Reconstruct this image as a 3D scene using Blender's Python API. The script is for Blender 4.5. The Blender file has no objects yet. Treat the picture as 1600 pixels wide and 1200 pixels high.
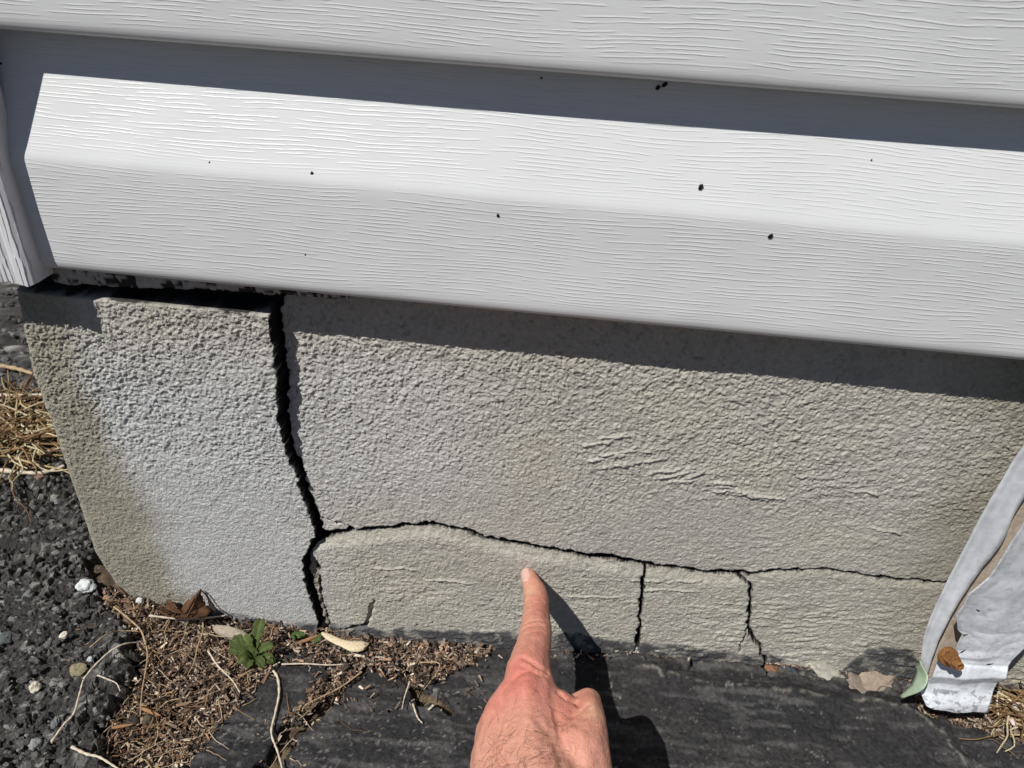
import bpy, bmesh, math, random
import numpy as np
from mathutils import Vector, Matrix, noise as mnoise
from mathutils.bvhtree import BVHTree

random.seed(7); rng = np.random.default_rng(7)
scn = bpy.context.scene
COL = scn.collection

# ------------------------------------------------------------------ camera
PITCH, YAW, ROLL, FPX = 31.67, -3.45, 3.9, 1150.0
CAM = np.array([0.0, -0.34, 0.4157])
def cam_axes():
    p, y, r = map(math.radians, (PITCH, YAW, ROLL))
    fwd = np.array([math.sin(y)*math.cos(p), math.cos(y)*math.cos(p), -math.sin(p)])
    right = np.array([math.cos(y), -math.sin(y), 0.0]); up = np.cross(right, fwd)
    return math.cos(r)*right + math.sin(r)*up, -math.sin(r)*right + math.cos(r)*up, fwd
AX, AY, AZ = cam_axes()
cd = bpy.data.cameras.new('camera'); cam = bpy.data.objects.new('camera', cd); COL.objects.link(cam)
M = Matrix.Identity(4)
for i in range(3):
    M[i][0] = AX[i]; M[i][1] = AY[i]; M[i][2] = -AZ[i]; M[i][3] = CAM[i]
cam.matrix_world = M
cd.sensor_width = 36.0; cd.lens = FPX/1600*36; cd.clip_start = 0.01; cd.clip_end = 500
cd.dof.use_dof = True; cd.dof.focus_distance = 0.40; cd.dof.aperture_fstop = 20
scn.camera = cam

# ------------------------------------------------------------------ light
SUN = Vector((0.95, 1.0, -1.8)).normalized()          # direction the light travels
w = bpy.data.worlds.new('World'); scn.world = w; w.use_nodes = True
nt = w.node_tree; nt.nodes.clear()
sky = nt.nodes.new('ShaderNodeTexSky'); sky.sky_type = 'NISHITA'; sky.sun_disc = False; sky.air_density = .7; sky.dust_density = .2
sky.sun_elevation = math.asin(-SUN.z); sky.sun_rotation = math.atan2(-SUN.x, -SUN.y)
bg = nt.nodes.new('ShaderNodeBackground'); bg.inputs['Strength'].default_value = 0.05
wo = nt.nodes.new('ShaderNodeOutputWorld')
nt.links.new(sky.outputs[0], bg.inputs[0]); nt.links.new(bg.outputs[0], wo.inputs[0])
sd = bpy.data.lights.new('sun', 'SUN'); sd.energy = 5.0; sd.angle = math.radians(0.5); sd.color = (1, .975, .935)
so = bpy.data.objects.new('sun', sd); COL.objects.link(so)
so.rotation_euler = SUN.to_track_quat('-Z', 'Y').to_euler(); so.location = (-2, -2, 4)
scn.view_settings.view_transform = 'Standard'; scn.view_settings.look = 'None'
scn.view_settings.exposure = -0.05; scn.view_settings.gamma = 1.0

# ------------------------------------------------------------------ helpers
def ray(u, v): return (u-800)*AX - (v-600)*AY + FPX*AZ
def onwall(u, v, y=0.0):
    d = ray(u, v); return CAM + d*((y-CAM[1])/d[1])
def onz(u, v, z=0.0):
    d = ray(u, v); return CAM + d*((z-CAM[2])/d[2])
def depth(p): return float((np.asarray(p)-CAM) @ AZ)

def hashv(ix, iy, seed):
    h = (ix.astype(np.int64)*374761393 + iy.astype(np.int64)*668265263 + seed*1442695041) & 0xffffffff
    h = ((h ^ (h >> 13))*1274126177) & 0xffffffff
    h = ((h ^ (h >> 16))*2246822519) & 0xffffffff
    return ((h ^ (h >> 15)) & 0xffffff)/float(0xffffff)
def vnoise(x, y, seed=0):
    x0 = np.floor(x); y0 = np.floor(y); fx = x-x0; fy = y-y0
    fx = fx*fx*(3-2*fx); fy = fy*fy*(3-2*fy)
    a = hashv(x0, y0, seed); b = hashv(x0+1, y0, seed); c = hashv(x0, y0+1, seed); d = hashv(x0+1, y0+1, seed)
    return (a*(1-fx)+b*fx)*(1-fy) + (c*(1-fx)+d*fx)*fy
def fbm(x, y, seed=0, o=3):
    s = 0; a = .5; t = 0
    for i in range(o):
        s = s + a*vnoise(x*2**i + i*17.3, y*2**i - i*9.1, seed+i*31); t += a; a *= .5
    return s/t
def worley(x, y, seed=0, jit=.9, off=False):
    xi = np.floor(x); yi = np.floor(y)
    f1 = np.full(x.shape, 9.); f2 = np.full(x.shape, 9.); idv = np.zeros(x.shape); ox = np.zeros(x.shape); oy_ = np.zeros(x.shape)
    for dx in (-1, 0, 1):
        for dy in (-1, 0, 1):
            cx = xi+dx; cy = yi+dy
            px = cx+.5+(hashv(cx, cy, seed)-.5)*jit; py = cy+.5+(hashv(cx, cy, seed+5)-.5)*jit
            d = np.hypot(px-x, py-y); idn = hashv(cx, cy, seed+9)
            near = d < f1
            f2 = np.where(near, f1, np.minimum(f2, d)); idv = np.where(near, idn, idv); ox = np.where(near, x-px, ox); oy_ = np.where(near, y-py, oy_); f1 = np.where(near, d, f1)
    return (f1, f2, idv, ox, oy_) if off else (f1, f2, idv)
def sstep(a, b, x):
    t = np.clip((x-a)/(b-a), 0, 1); return t*t*(3-2*t)
def lin(r, g, b): return tuple(((c/255.)/12.92 if c <= 10 else ((c/255.+.055)/1.055)**2.4) for c in (r, g, b))

def tag(o, label=None, cat=None, group=None, kind=None):
    if label: o['label'] = label
    if cat: o['category'] = cat
    if group: o['group'] = group
    if kind: o['kind'] = kind
    return o
def empty(name, loc, label, cat, group=None):
    o = bpy.data.objects.new(name, None); COL.objects.link(o); o.location = loc; o.empty_display_size = .02
    return tag(o, label, cat, group)
def link(name, me, mat, parent=None, smooth=True):
    o = bpy.data.objects.new(name, me); COL.objects.link(o)
    if mat: me.materials.append(mat)
    me.polygons.foreach_set('use_smooth', np.full(len(me.polygons), smooth, dtype=bool))
    if parent is not None:
        o.parent = parent
        o.matrix_parent_inverse = Matrix.Translation(-Vector(parent.location))
    return o
def npmesh(name, verts, faces, col=None):
    """faces: (n,4) or (n,3) int array"""
    me = bpy.data.meshes.new(name); verts = np.asarray(verts, np.float32); faces = np.asarray(faces, np.int32)
    n, k = faces.shape
    me.vertices.add(len(verts)); me.vertices.foreach_set('co', verts.ravel())
    me.loops.add(n*k); me.loops.foreach_set('vertex_index', faces.ravel())
    me.polygons.add(n); me.polygons.foreach_set('loop_start', np.arange(n, dtype=np.int32)*k)
    me.polygons.foreach_set('loop_total', np.full(n, k, np.int32))
    if col is not None: setcol(me, col)
    me.update(calc_edges=True); return me
def setcol(me, col):
    a = me.attributes.new('tint', 'FLOAT_COLOR', 'POINT')
    c = np.ones((len(me.vertices), 4), np.float32); c[:, :3] = col; a.data.foreach_set('color', c.ravel())
def grid_faces(nr, nc):
    i = np.arange(nr*nc).reshape(nr, nc)
    return np.stack([i[:-1, :-1], i[:-1, 1:], i[1:, 1:], i[1:, :-1]], -1)       # (nr-1,nc-1,4)
def compact(verts, faces, col=None):
    used = np.unique(faces); m = np.full(len(verts), -1, np.int64); m[used] = np.arange(len(used))
    return verts[used], m[faces], (col[used] if col is not None else None)

class MB:
    """collects small shapes and links them as ONE mesh with a tint per vertex"""
    def __init__(s): s.v = []; s.f3 = []; s.c = []; s.n = 0
    def add(s, v, f, c):
        v = np.asarray(v, float); f = np.asarray(f)
        if f.shape[1] == 4: f = np.concatenate([f[:, [0, 1, 2]], f[:, [0, 2, 3]]])
        s.v.append(v); s.f3.append(f+s.n); s.c.append(np.broadcast_to(np.asarray(c, float), (len(v), 3))); s.n += len(v)
    def mesh(s, name): return npmesh(name, np.concatenate(s.v), np.concatenate(s.f3), np.concatenate(s.c))
BOXF = np.array([[0,1,3,2],[4,6,7,5],[0,4,5,1],[2,3,7,6],[0,2,6,4],[1,5,7,3]])
def box_v(x0, x1, y0, y1, z0, z1):
    return np.array([[x, y, z] for x in (x0, x1) for y in (y0, y1) for z in (z0, z1)], float)
def smoothpath(P, n):
    P = np.asarray(P, float)
    if len(P) < 3:
        t = np.linspace(0, 1, n)[:, None]; return P[0]*(1-t)+P[-1]*t
    Q = np.vstack([2*P[0]-P[1], P, 2*P[-1]-P[-2]]); out = []
    for t in np.linspace(0, len(P)-1-1e-6, n):
        i = int(t); f = t-i; a, b, c, d = Q[i:i+4]
        out.append(.5*((2*b)+(-a+c)*f+(2*a-5*b+4*c-d)*f*f+(-a+3*b-3*c+d)*f**3))
    return np.array(out)
def tube(P, r, sides=5):
    P = np.asarray(P, float); n = len(P); r = np.broadcast_to(r, (n,)); T = np.gradient(P, axis=0)
    T /= np.linalg.norm(T, axis=1)[:, None]+1e-9
    V = []
    for i in range(n):
        a = np.cross(T[i], [0.13, .21, 1]); a /= np.linalg.norm(a)+1e-9; b = np.cross(T[i], a)
        for k in range(sides):
            th = 2*math.pi*k/sides; V.append(P[i]+r[i]*(math.cos(th)*a+math.sin(th)*b))
    F = [[i*sides+k, i*sides+(k+1) % sides, (i+1)*sides+(k+1) % sides, (i+1)*sides+k] for i in range(n-1) for k in range(sides)]
    return np.array(V), np.array(F)
def ico(sub=1):
    bm = bmesh.new(); bmesh.ops.create_icosphere(bm, subdivisions=sub, radius=1)
    v = np.array([p.co[:] for p in bm.verts]); f = np.array([[q.index for q in p.verts] for p in bm.faces]); bm.free(); return v, f
ICO1, ICO2, ICO3 = ico(1), ico(2), ico(3)
def rotm(rx, ry, rz):
    from mathutils import Euler
    return np.array(Euler((rx, ry, rz)).to_matrix())
def stone(c, size, seed, src=ICO2, rough=.25, rot=None):
    v, f = src; r = np.random.default_rng(seed)
    off = r.random(3)*50
    d = np.array([mnoise.noise(Vector(p*1.3+off)) + .5*mnoise.noise(Vector(p*3.1+off)) for p in v])
    vv = v*(1+rough*d)[:, None]*np.asarray(size)
    R = rotm(*(r.random(3)*.6)) if rot is None else rotm(*rot)
    return vv@R.T+np.asarray(c), f

# ------------------------------------------------------------------ materials
def mat(name, rough=.8, spec=.3, tint=True, color=(.5, .5, .5), vary=0.0, vscale=200, bumps=(), sss=0, metallic=0):
    """bumps: list of (noise scale, distance m, detail)"""
    m = bpy.data.materials.new(name); m.use_nodes = True; t = m.node_tree; N = t.nodes; Lk = t.links
    b = N['Principled BSDF']; b.inputs['Roughness'].default_value = rough; b.inputs['Specular IOR Level'].default_value = spec
    b.inputs['Metallic'].default_value = metallic
    tc = N.new('ShaderNodeTexCoord')
    if tint:
        a = N.new('ShaderNodeAttribute'); a.attribute_name = 'tint'; src = a.outputs['Color']
    else:
        a = N.new('ShaderNodeRGB'); a.outputs[0].default_value = (*color, 1); src = a.outputs[0]
    if vary:
        no = N.new('ShaderNodeTexNoise'); no.inputs['Scale'].default_value = vscale; no.inputs['Detail'].default_value = 5
        mr = N.new('ShaderNodeMapRange'); mr.inputs['To Min'].default_value = 1-vary; mr.inputs['To Max'].default_value = 1+vary
        mr.inputs['From Min'].default_value = .3; mr.inputs['From Max'].default_value = .7
        Lk.new(tc.outputs['Object'], no.inputs['Vector']); Lk.new(no.outputs['Fac'], mr.inputs['Value'])
        vm = N.new('ShaderNodeVectorMath'); vm.operation = 'SCALE'
        Lk.new(src, vm.inputs[0]); Lk.new(mr.outputs[0], vm.inputs['Scale']); src = vm.outputs[0]
    Lk.new(src, b.inputs['Base Color'])
    prev = None
    for sc, dist, det in bumps:
        no = N.new('ShaderNodeTexNoise'); no.inputs['Scale'].default_value = sc; no.inputs['Detail'].default_value = det
        Lk.new(tc.outputs['Object'], no.inputs['Vector'])
        bp = N.new('ShaderNodeBump'); bp.inputs['Distance'].default_value = dist; bp.inputs['Strength'].default_value = 1
        Lk.new(no.outputs['Fac'], bp.inputs['Height'])
        if prev: Lk.new(prev, bp.inputs['Normal'])
        prev = bp.outputs[0]
    if prev: Lk.new(prev, b.inputs['Normal'])
    if sss:
        b.inputs['Subsurface Weight'].default_value = sss; b.inputs['Subsurface Radius'].default_value = (1, .35, .2)
        b.inputs['Subsurface Scale'].default_value = .004
    return m
def math_node(t, op, a, b=None, c=None):
    n = t.nodes.new('ShaderNodeMath'); n.operation = op
    for i, x in enumerate((a, b, c)):
        if x is None: continue
        if isinstance(x, (int, float)): n.inputs[i].default_value = x
        else: t.links.new(x, n.inputs[i])
    return n.outputs[0]
def grain_material(name, color, axis='x', period=.0017, depth_m=.00012, smooth_zone=True, warp=2.6):
    """embossed wood grain of vinyl siding: broken contour lines of a stretched noise field"""
    m = bpy.data.materials.new(name); m.use_nodes = True; t = m.node_tree; N = t.nodes; Lk = t.links
    b = N['Principled BSDF']; b.inputs['Roughness'].default_value = .42; b.inputs['Specular IOR Level'].default_value = .35
    tc = N.new('ShaderNodeTexCoord'); sp = N.new('ShaderNodeSeparateXYZ')
    if smooth_zone:
        at0 = N.new('ShaderNodeAttribute'); at0.attribute_name = 'run'; Lk.new(at0.outputs['Vector'], sp.inputs[0])
    else: Lk.new(tc.outputs['Object'], sp.inputs[0])
    if axis == 'x': along, across = sp.outputs['X'], sp.outputs['Z']
    else: along, across = sp.outputs['Z'], sp.outputs['X']
    def noise2(sa, sc, detail=2, off=0.):
        cb = N.new('ShaderNodeCombineXYZ'); Lk.new(math_node(t, 'MULTIPLY', along, sa), cb.inputs[0])
        Lk.new(math_node(t, 'MULTIPLY', across, sc), cb.inputs[1]); cb.inputs[2].default_value = off
        no = N.new('ShaderNodeTexNoise'); no.inputs['Scale'].default_value = 1; no.inputs['Detail'].default_value = detail
        Lk.new(cb.outputs[0], no.inputs['Vector']); return no.outputs['Fac']
    field = math_node(t, 'ADD', math_node(t, 'MULTIPLY', across, 1/period), math_node(t, 'MULTIPLY', noise2(7, 30, 1.5), warp*2.9))
    field = math_node(t, 'ADD', field, math_node(t, 'MULTIPLY', noise2(55, 120, 2, 4.), .7))
    field = math_node(t, 'ADD', field, math_node(t, 'MULTIPLY', noise2(300, 700, 2, 9.), .22))
    fr = math_node(t, 'FRACT', field)
    mr = N.new('ShaderNodeMapRange'); mr.interpolation_type = 'SMOOTHSTEP'; Lk.new(fr, mr.inputs['Value'])
    mr.inputs['From Min'].default_value = .0; mr.inputs['From Max'].default_value = .16
    mr2 = N.new('ShaderNodeMapRange'); mr2.interpolation_type = 'SMOOTHSTEP'; Lk.new(fr, mr2.inputs['Value'])
    mr2.inputs['From Min'].default_value = .17; mr2.inputs['From Max'].default_value = .50
    mr2.inputs['To Min'].default_value = 1; mr2.inputs['To Max'].default_value = 0
    ridge = math_node(t, 'MULTIPLY', mr.outputs[0], mr2.outputs[0])
    mk = N.new('ShaderNodeMapRange'); mk.interpolation_type = 'SMOOTHSTEP'; Lk.new(noise2(42, 420, 2, 2.), mk.inputs['Value'])
    mk.inputs['From Min'].default_value = .43; mk.inputs['From Max'].default_value = .53
    h = math_node(t, 'MULTIPLY', ridge, mk.outputs[0])
    h = math_node(t, 'ADD', h, math_node(t, 'MULTIPLY', noise2(120, 900, 3, 3.), .35))
    if smooth_zone:
        at = N.new('ShaderNodeAttribute'); at.attribute_name = 'grain'; h = math_node(t, 'MULTIPLY', h, at.outputs['Fac'])
    bp = N.new('ShaderNodeBump'); bp.inputs['Distance'].default_value = depth_m; bp.inputs['Strength'].default_value = 1
    Lk.new(h, bp.inputs['Height'])
    no = N.new('ShaderNodeTexNoise'); no.inputs['Scale'].default_value = 6; no.inputs['Detail'].default_value = 3
    Lk.new(tc.outputs['Object'], no.inputs['Vector'])
    bp2 = N.new('ShaderNodeBump'); bp2.inputs['Distance'].default_value = .004; Lk.new(no.outputs['Fac'], bp2.inputs['Height'])
    Lk.new(bp2.outputs[0], bp.inputs['Normal'])
    Lk.new(bp.outputs[0], b.inputs['Normal'])
    # faint uneven dust
    n2 = N.new('ShaderNodeTexNoise'); n2.inputs['Scale'].default_value = 14; n2.inputs['Detail'].default_value = 6
    Lk.new(tc.outputs['Object'], n2.inputs['Vector'])
    mx = N.new('ShaderNodeMix'); mx.data_type = 'RGBA'; mx.inputs[6].default_value = (*[c*.93 for c in color], 1); mx.inputs[7].default_value = (*color, 1)
    Lk.new(n2.outputs['Fac'], mx.inputs[0]); Lk.new(mx.outputs[2], b.inputs['Base Color'])
    return m

VINYL = (.69, .695, .695)
m_siding = grain_material('white_vinyl', VINYL)
m_post = grain_material('white_post_vinyl', (.70, .70, .71), axis='z', period=.0026, smooth_zone=False, warp=.7, depth_m=.0006)
m_stucco = mat('stucco', .95, .15, vary=.10, vscale=420, bumps=((2300, .0005, 2), (1300, .0009, 2)))
m_core = mat('old_concrete', .95, .1, tint=False, color=(.10, .098, .092), vary=.3, bumps=((300, .001, 4),))
m_asphalt = mat('asphalt', .75, .35, vary=.35, vscale=900, bumps=((1100, .0013, 4),))
m_tar = mat('tar_membrane', .75, .15, vary=.38, vscale=420, bumps=((1100, .0007, 4), (260, .0012, 4)))
m_soil = mat('soil', .95, .1, vary=.4, vscale=700, bumps=((900, .0010, 4),))
m_chip = mat('mulch', .9, .15, vary=.25, vscale=900)
m_straw = mat('straw', .7, .3, vary=.2, vscale=700)
m_stone = mat('stone', .85, .25, vary=.15, vscale=500, bumps=((900, .0004, 4),))
m_leaf = mat('leaf', .7, .2, vary=.25, vscale=350, bumps=((500, .0003, 3),))
m_alu = mat('painted_aluminium', .40, .5, vary=.12, vscale=160, bumps=((220, .00025, 4), (1200, .00010, 3)), metallic=.2)
m_board = mat('weathered_board', .85, .2, vary=.15, vscale=350, bumps=((500, .0003, 4),))
m_rust = mat('rust', .8, .25, vary=.5, vscale=900, bumps=((1600, .00018, 4),), metallic=.1)
m_speck = mat('speck', .8, .2, tint=False, color=(.012, .01, .009))
m_skin = mat('skin', .55, .3, vary=.09, vscale=300, bumps=((1400, .00030, 3), (380, .0005, 3)), sss=.08)
m_nail = mat('nail', .3, .5, tint=False, color=(.62, .40, .33), sss=.1)
m_hair = mat('hair', .5, .3, tint=False, color=(.06, .03, .018))
m_metal = mat('dark_gap', .9, .1, tint=False, color=(.02, .02, .02))

# ------------------------------------------------------------------ heights of the ground
GC = np.array([onwall(u, v)[[0, 2]] for u, v in
     [(-200, 905), (200, 930), (320, 957), (500, 987), (600, 998), (760, 1007), (900, 1011), (1000, 1022), (1150, 1034), (1300, 1052), (1430, 1068), (1600, 1090)]])
def base_z(x): return np.interp(x, GC[:, 0], GC[:, 1])
def ground_z(x, y):
    """smooth height of the terrain; meets the wall foot, flattens away from it"""
    k = np.exp(-np.abs(np.minimum(y, 0))/.10)
    return base_z(np.asarray(x))*k*np.where(np.asarray(y) > .03, 0, 1) + 0*y
def on_ground(u, v, dz=0.0):
    p = onz(u, v, 0.0)
    for _ in range(6): p = onz(u, v, float(ground_z(p[0], p[1]))+dz)
    return p

# ------------------------------------------------------------------ foundation wall
wall = empty('foundation_wall', (0, 0, 0), 'cracked grey stucco foundation wall beneath the white siding', 'wall')
DX = .00050
xs = np.arange(-.297, .36, DX); zs = np.arange(-.035, .262, DX)
X, Z = np.meshgrid(xs, zs)
def W2(pts): return np.array([onwall(u, v)[[0, 2]] for u, v in pts])
PXM = .00039
def crackline(pts):   # (u, v, width px)
    a = np.array(pts, float); return np.hstack([W2(a[:, :2]), a[:, 2:3]*PXM])
def crackdepth(pts, dw):
    a = np.array(pts, float); out = []
    for u, v, w_ in a:
        p = onwall(u, v)
        for _ in range(4): p = onwall(u, v, -.75*np.interp(p[2], TZ[0], TZ[1]))
        out.append((p[0], p[2], max(w_-dw, 2.5)*PXM))
    return np.array(out)
TZ = ([0, .05, .09, .14, .20, .25], [.003, .004, .0055, .0065, .0095, .0110])
def thin(p):
    L = crackline(p); L[:, 2] *= .72; return L
V1 = crackdepth([(428,440,13),(427,480,12),(430,520,11),(437,570,10),(440,610,11),(441,650,12),(447,685,10),(456,715,10),(464,728,13),(470,750,10),(480,785,10),(488,805,12),(496,825,15),(497,838,14)], 8)
V1b = crackdepth([(497,838,10),(488,855,8),(478,868,9),(478,890,9),(482,905,13),(486,925,10),(493,945,9),(500,965,8),(499,985,6)], 5.5)
V1c = crackline([(490,862,2),(497,880,4),(501,905,4),(504,935,4),(511,958,5),(516,980,3),(516,995,3)])
H1 = crackline([(u_, v_, w_*1.0+1.3*(u_ < 1200)) for u_, v_, w_ in [(497,838,10),(515,833,8),(560,827,5),(600,825,4),(640,821,4),(675,818,5),(720,827,4),(760,839,5),(800,847,5),(850,856,4),(890,862,5),(925,869,8),(960,872,8),(1000,879,6),(1030,884,5),(1060,887,4),(1095,893,5),(1130,895,6),(1170,896,7),(1200,892,4),(1240,889,2.6),(1290,889,2.4),(1330,896,2.4),(1370,901,2.8),(1400,905,2.4),(1440,908,1.6),(1485,912,1.4),(1700,930,1.2)]])
V2 = thin([(1006,880,5),(1006,895,3),(1002,920,3),(1003,935,3.5),(999,955,3),(1001,970,3.5),(996,995,3),(994,1010,6),(993,1030,7)])
V3 = thin([(1148,897,1.6),(1160,905,2.2),(1171,912,2.4),(1171,935,2.4),(1168,960,2.6),(1167,975,3.5),(1176,993,3.5),(1185,1008,4),(1191,1022,4),(1193,1045,4)])
V3b = crackline([(1167,977,1.4),(1160,995,1.3),(1153,1015,1.2)])
CH = crackline([(584,935,2.5),(581,950,3),(580,965,4),(572,974,5),(556,978,4),(535,980,3)])
N1 = crackline([(508,812,2),(530,818,1.5),(550,825,1.5)])
jx = (fbm(X*260, Z*260, 3, 4)-.5)*.0052; jz = (fbm(X*260, Z*260, 71, 4)-.5)*.0040
def distline(L, jig=1.0):
    best = np.full(X.shape, 1.0); wid = np.zeros(X.shape)
    x0, x1 = L[:, 0].min()-.03, L[:, 0].max()+.03; z0, z1 = L[:, 1].min()-.03, L[:, 1].max()+.03
    ci = np.where((xs > x0) & (xs < x1))[0]; ri = np.where((zs > z0) & (zs < z1))[0]
    if not len(ci) or not len(ri): return best, wid
    s = np.s_[ri[0]:ri[-1]+1, ci[0]:ci[-1]+1]
    xx = X[s]+jx[s]*jig; zz = Z[s]+jz[s]*jig; bb = np.full(xx.shape, 1.0); ww = np.zeros(xx.shape)
    for (ax, az, aw), (bx, bz, bw) in zip(L[:-1], L[1:]):
        dx, dz = bx-ax, bz-az; t = np.clip(((xx-ax)*dx+(zz-az)*dz)/(dx*dx+dz*dz), 0, 1)
        d = np.hypot(xx-ax-t*dx, zz-az-t*dz); wv = aw+(bw-aw)*t; k = (d-wv/2) < (bb-ww/2)
        bb = np.where(k, d, bb); ww = np.where(k, wv, ww)
    ww = ww*(.55+.95*vnoise(xx*170, zz*170, 44))
    best[s] = bb; wid[s] = ww; return best, wid
# region of each slab
v1all = np.vstack([V1, V1b[1:]]); o = np.argsort(v1all[:, 1])
xv1 = np.interp(Z, v1all[o, 1], v1all[o, 0]); zh1 = np.interp(X, H1[:, 0], H1[:, 1])
o2 = np.argsort(V2[:, 1]); xv2 = np.interp(Z, V2[o2, 1], V2[o2, 0]); o3 = np.argsort(V3[:, 1]); xv3 = np.interp(Z, V3[o3, 1], V3[o3, 0])
Xj = X+jx; Zj = Z+jz
left = Xj < xv1; upper = (~left) & (Zj > zh1); lower = (~left) & ~upper
reg = np.where(left, 0, np.where(upper, 1, np.where(Xj < xv2, 2, np.where(Xj < xv3, 3, 4))))
# stucco relief (positive = towards the viewer)
Uw = X; 
rough_ = .40+.60*sstep(.07, .22, Z)*(1-.30*sstep(-.02, .20, X)) + .35*(fbm(X*16, Z*20, 13, 3)-.5)*2 - .25*sstep(.09, .03, np.hypot((X-.10), (Z-.10)*1.6))
rough_ = np.clip(rough_, .38, 1.15); coarse = rough_
wx = X+(fbm(X*330, Z*330, 11, 2)-.5)*.0022; wz = Z+(fbm(X*330, Z*330, 12, 2)-.5)*.0022
f1, f2, wid_ = worley(wx/.0021, wz/.0019, 21); e1, e2, eid = worley(wx/.0036+9, wz/.0034+4, 22)
blob = np.sqrt(np.clip(1-(f1/.52)**2, 0, 1))*(wid_ > .35)*(.35+.65*wid_)
blob2 = np.sqrt(np.clip(1-(e1/.42)**2, 0, 1))*(eid > .72)
g1 = fbm(wx*430, wz*430, 31, 3); g2 = vnoise(X*260, Z*300, 41)
sand = vnoise(X*950, Z*950, 45)+.6*vnoise(X*620+3, Z*620, 46)-.8
relief = .00048*blob*coarse + .00034*blob2*coarse**2 + .00048*(sstep(.3, .7, g1)-.5)*coarse + .0003*(g2-.5) + .00085*sand*(.35+.65*coarse)
st = fbm(X*120+Z*20, Z*430-X*60+3*vnoise(X*30, Z*30, 55), 51, 3); relief += .0006*(sstep(.45, .66, st)-.5)*(sstep(.10, .03, Z)*.8*sstep(-.16, -.12, X)+.5*sstep(.05, .15, X))*sstep(.25, .6, vnoise(X*45, Z*70, 56))
sc_c = W2([(1010, 715)])[0]; ang = math.radians(-14)
for k, (u, v, L_, a_) in enumerate([(962,684,50,14),(930,693,45,10),(980,707,92,14),(1004,721,66,12),(962,729,60,16),(945,716,60,14),(1037,736,50,20),(1055,743,52,18),(1063,754,44,16),(1086,744,30,40),(1140,762,66,-3),(1150,770,70,-4),(1170,776,60,-5),(1205,778,44,-6),(1125,755,40,5),(1040,919,90,9),(1010,905,50,8),(1070,906,60,12),(925,928,90,7),(1350,770,44,-8),(1385,830,50,-14),(620,885,80,4),(700,905,90,2)]):
    c = W2([(u, v)])[0]; a = math.radians(a_); dx = X-c[0]; dz = Z-c[1]
    al = dx*math.cos(a)+dz*math.sin(a); ac = -dx*math.sin(a)+dz*math.cos(a)+(vnoise(X*120, Z*120, k)-.5)*.003
    relief += .0013*np.exp(-(ac/.00075)**2)*sstep(L_*PXM*.6, L_*PXM*.35, np.abs(al))*(.4+.6*vnoise(X*500, Z*500, 90+k))
relief += .0022*(fbm(X*18, Z*22, 61, 3)-.5)*1.2
smooth_patch = sstep(.06, .03, np.abs(X+.20))*sstep(.12, .02, Z)*.45
relief *= (1-smooth_patch)
Y = -relief
# slab offsets: the left slab stands proud of the others
tz = np.interp(Z, [0, .05, .09, .14, .20, .25], [.003, .004, .0055, .0065, .0095, .0110])
Y += np.where(reg == 0, -tz, 0)
Y += np.where(reg == 2, .0015-.030*np.clip(zh1-Zj-.004, 0, .02)*0 - .0035*sstep(.0, .012, zh1-Zj), 0)
Y += np.where(reg == 3, .0010-.0030*sstep(.0, .010, zh1-Zj), 0)
Y += np.where(reg == 4, .0008-.0012*sstep(.0, .006, zh1-Zj), 0)
# smoother bevelled lip right under the horizontal crack
lip = lower & ((zh1-Zj) < .006+.004*(fbm(X*60, Z*60, 77, 2)-.3))
edgeX = np.interp(Z, [0, .012, .04, .187, .2375, .262], [-.2827, -.291, -.2975, -.2945, -.2870, -.285])
# colour (pigment and dirt, plus shade painted into the cracks and top ledge)
base = np.array(lin(188, 184, 175)); pale = np.array(lin(204, 205, 204)); olive = np.array(lin(156, 151, 134)); warm = np.array(lin(190, 184, 169))
colr = np.broadcast_to(base, X.shape+(3,)).copy()
def mixc(mask, c):
    global colr
    colr = colr*(1-mask[..., None])+np.asarray(c)*mask[..., None]
bn = fbm(X*25, Z*25, 81, 4)
mixc(sstep(.3, .75, bn)*.5, warm)
pm = sstep(-.255+.0, -.232, X+(bn-.5)*.03+Z*.10)*sstep(-.10, -.16, X)*sstep(.24, .17, Z)
mixc(pm*.85, pale); mixc(.5*sstep(-.14, -.11, X)*sstep(.0, -.08, X)*sstep(.09, .13, Z)*sstep(.24, .2, Z), pale)
mixc((reg == 0)*sstep(-.225, -.255, X+(bn-.5)*.03+Z*.10)*.8, olive)
mixc(sstep(.19, .25, X+(bn-.5)*.05)*.7, olive*.85)
mixc(lower*.35, warm); mixc(lip*.55, np.array(lin(172, 166, 152)))
mixc(sstep(.6, .9, fbm(X*90, Z*90, 83, 3))*.25, base*.6)
# low parts of the relief get a darker colour
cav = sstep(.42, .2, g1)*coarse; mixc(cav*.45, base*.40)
# tar smear along the foot
BT = np.array([onwall(u, v)[[0, 2]] for u, v in [(180,925),(240,938),(330,950),(420,968),(500,975),(580,982),(600,985),(640,983),(760,985),(900,990),(980,1002),(1060,1005),(1120,1012),(1200,1022),(1240,1040),(1310,1050),(1352,1016),(1420,1018),(1440,1045),(1600,1080)]])
bo = np.argsort(BT[:, 0]); bz = np.interp(X, BT[bo, 0], BT[bo, 1])+(fbm(X*90, Z*40, 85, 3)-.5)*.008+.0022
tarm = sstep(.0012, -.0012, Z-bz)*(.55+.45*sstep(.3, .55, fbm(X*160, Z*200, 86, 3)))
mixc(tarm*.92, np.array(lin(66, 67, 72)))
Y -= .0012*sstep(.001, -.003, Z-bz)*(fbm(X*200, Z*200, 87, 3))
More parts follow.
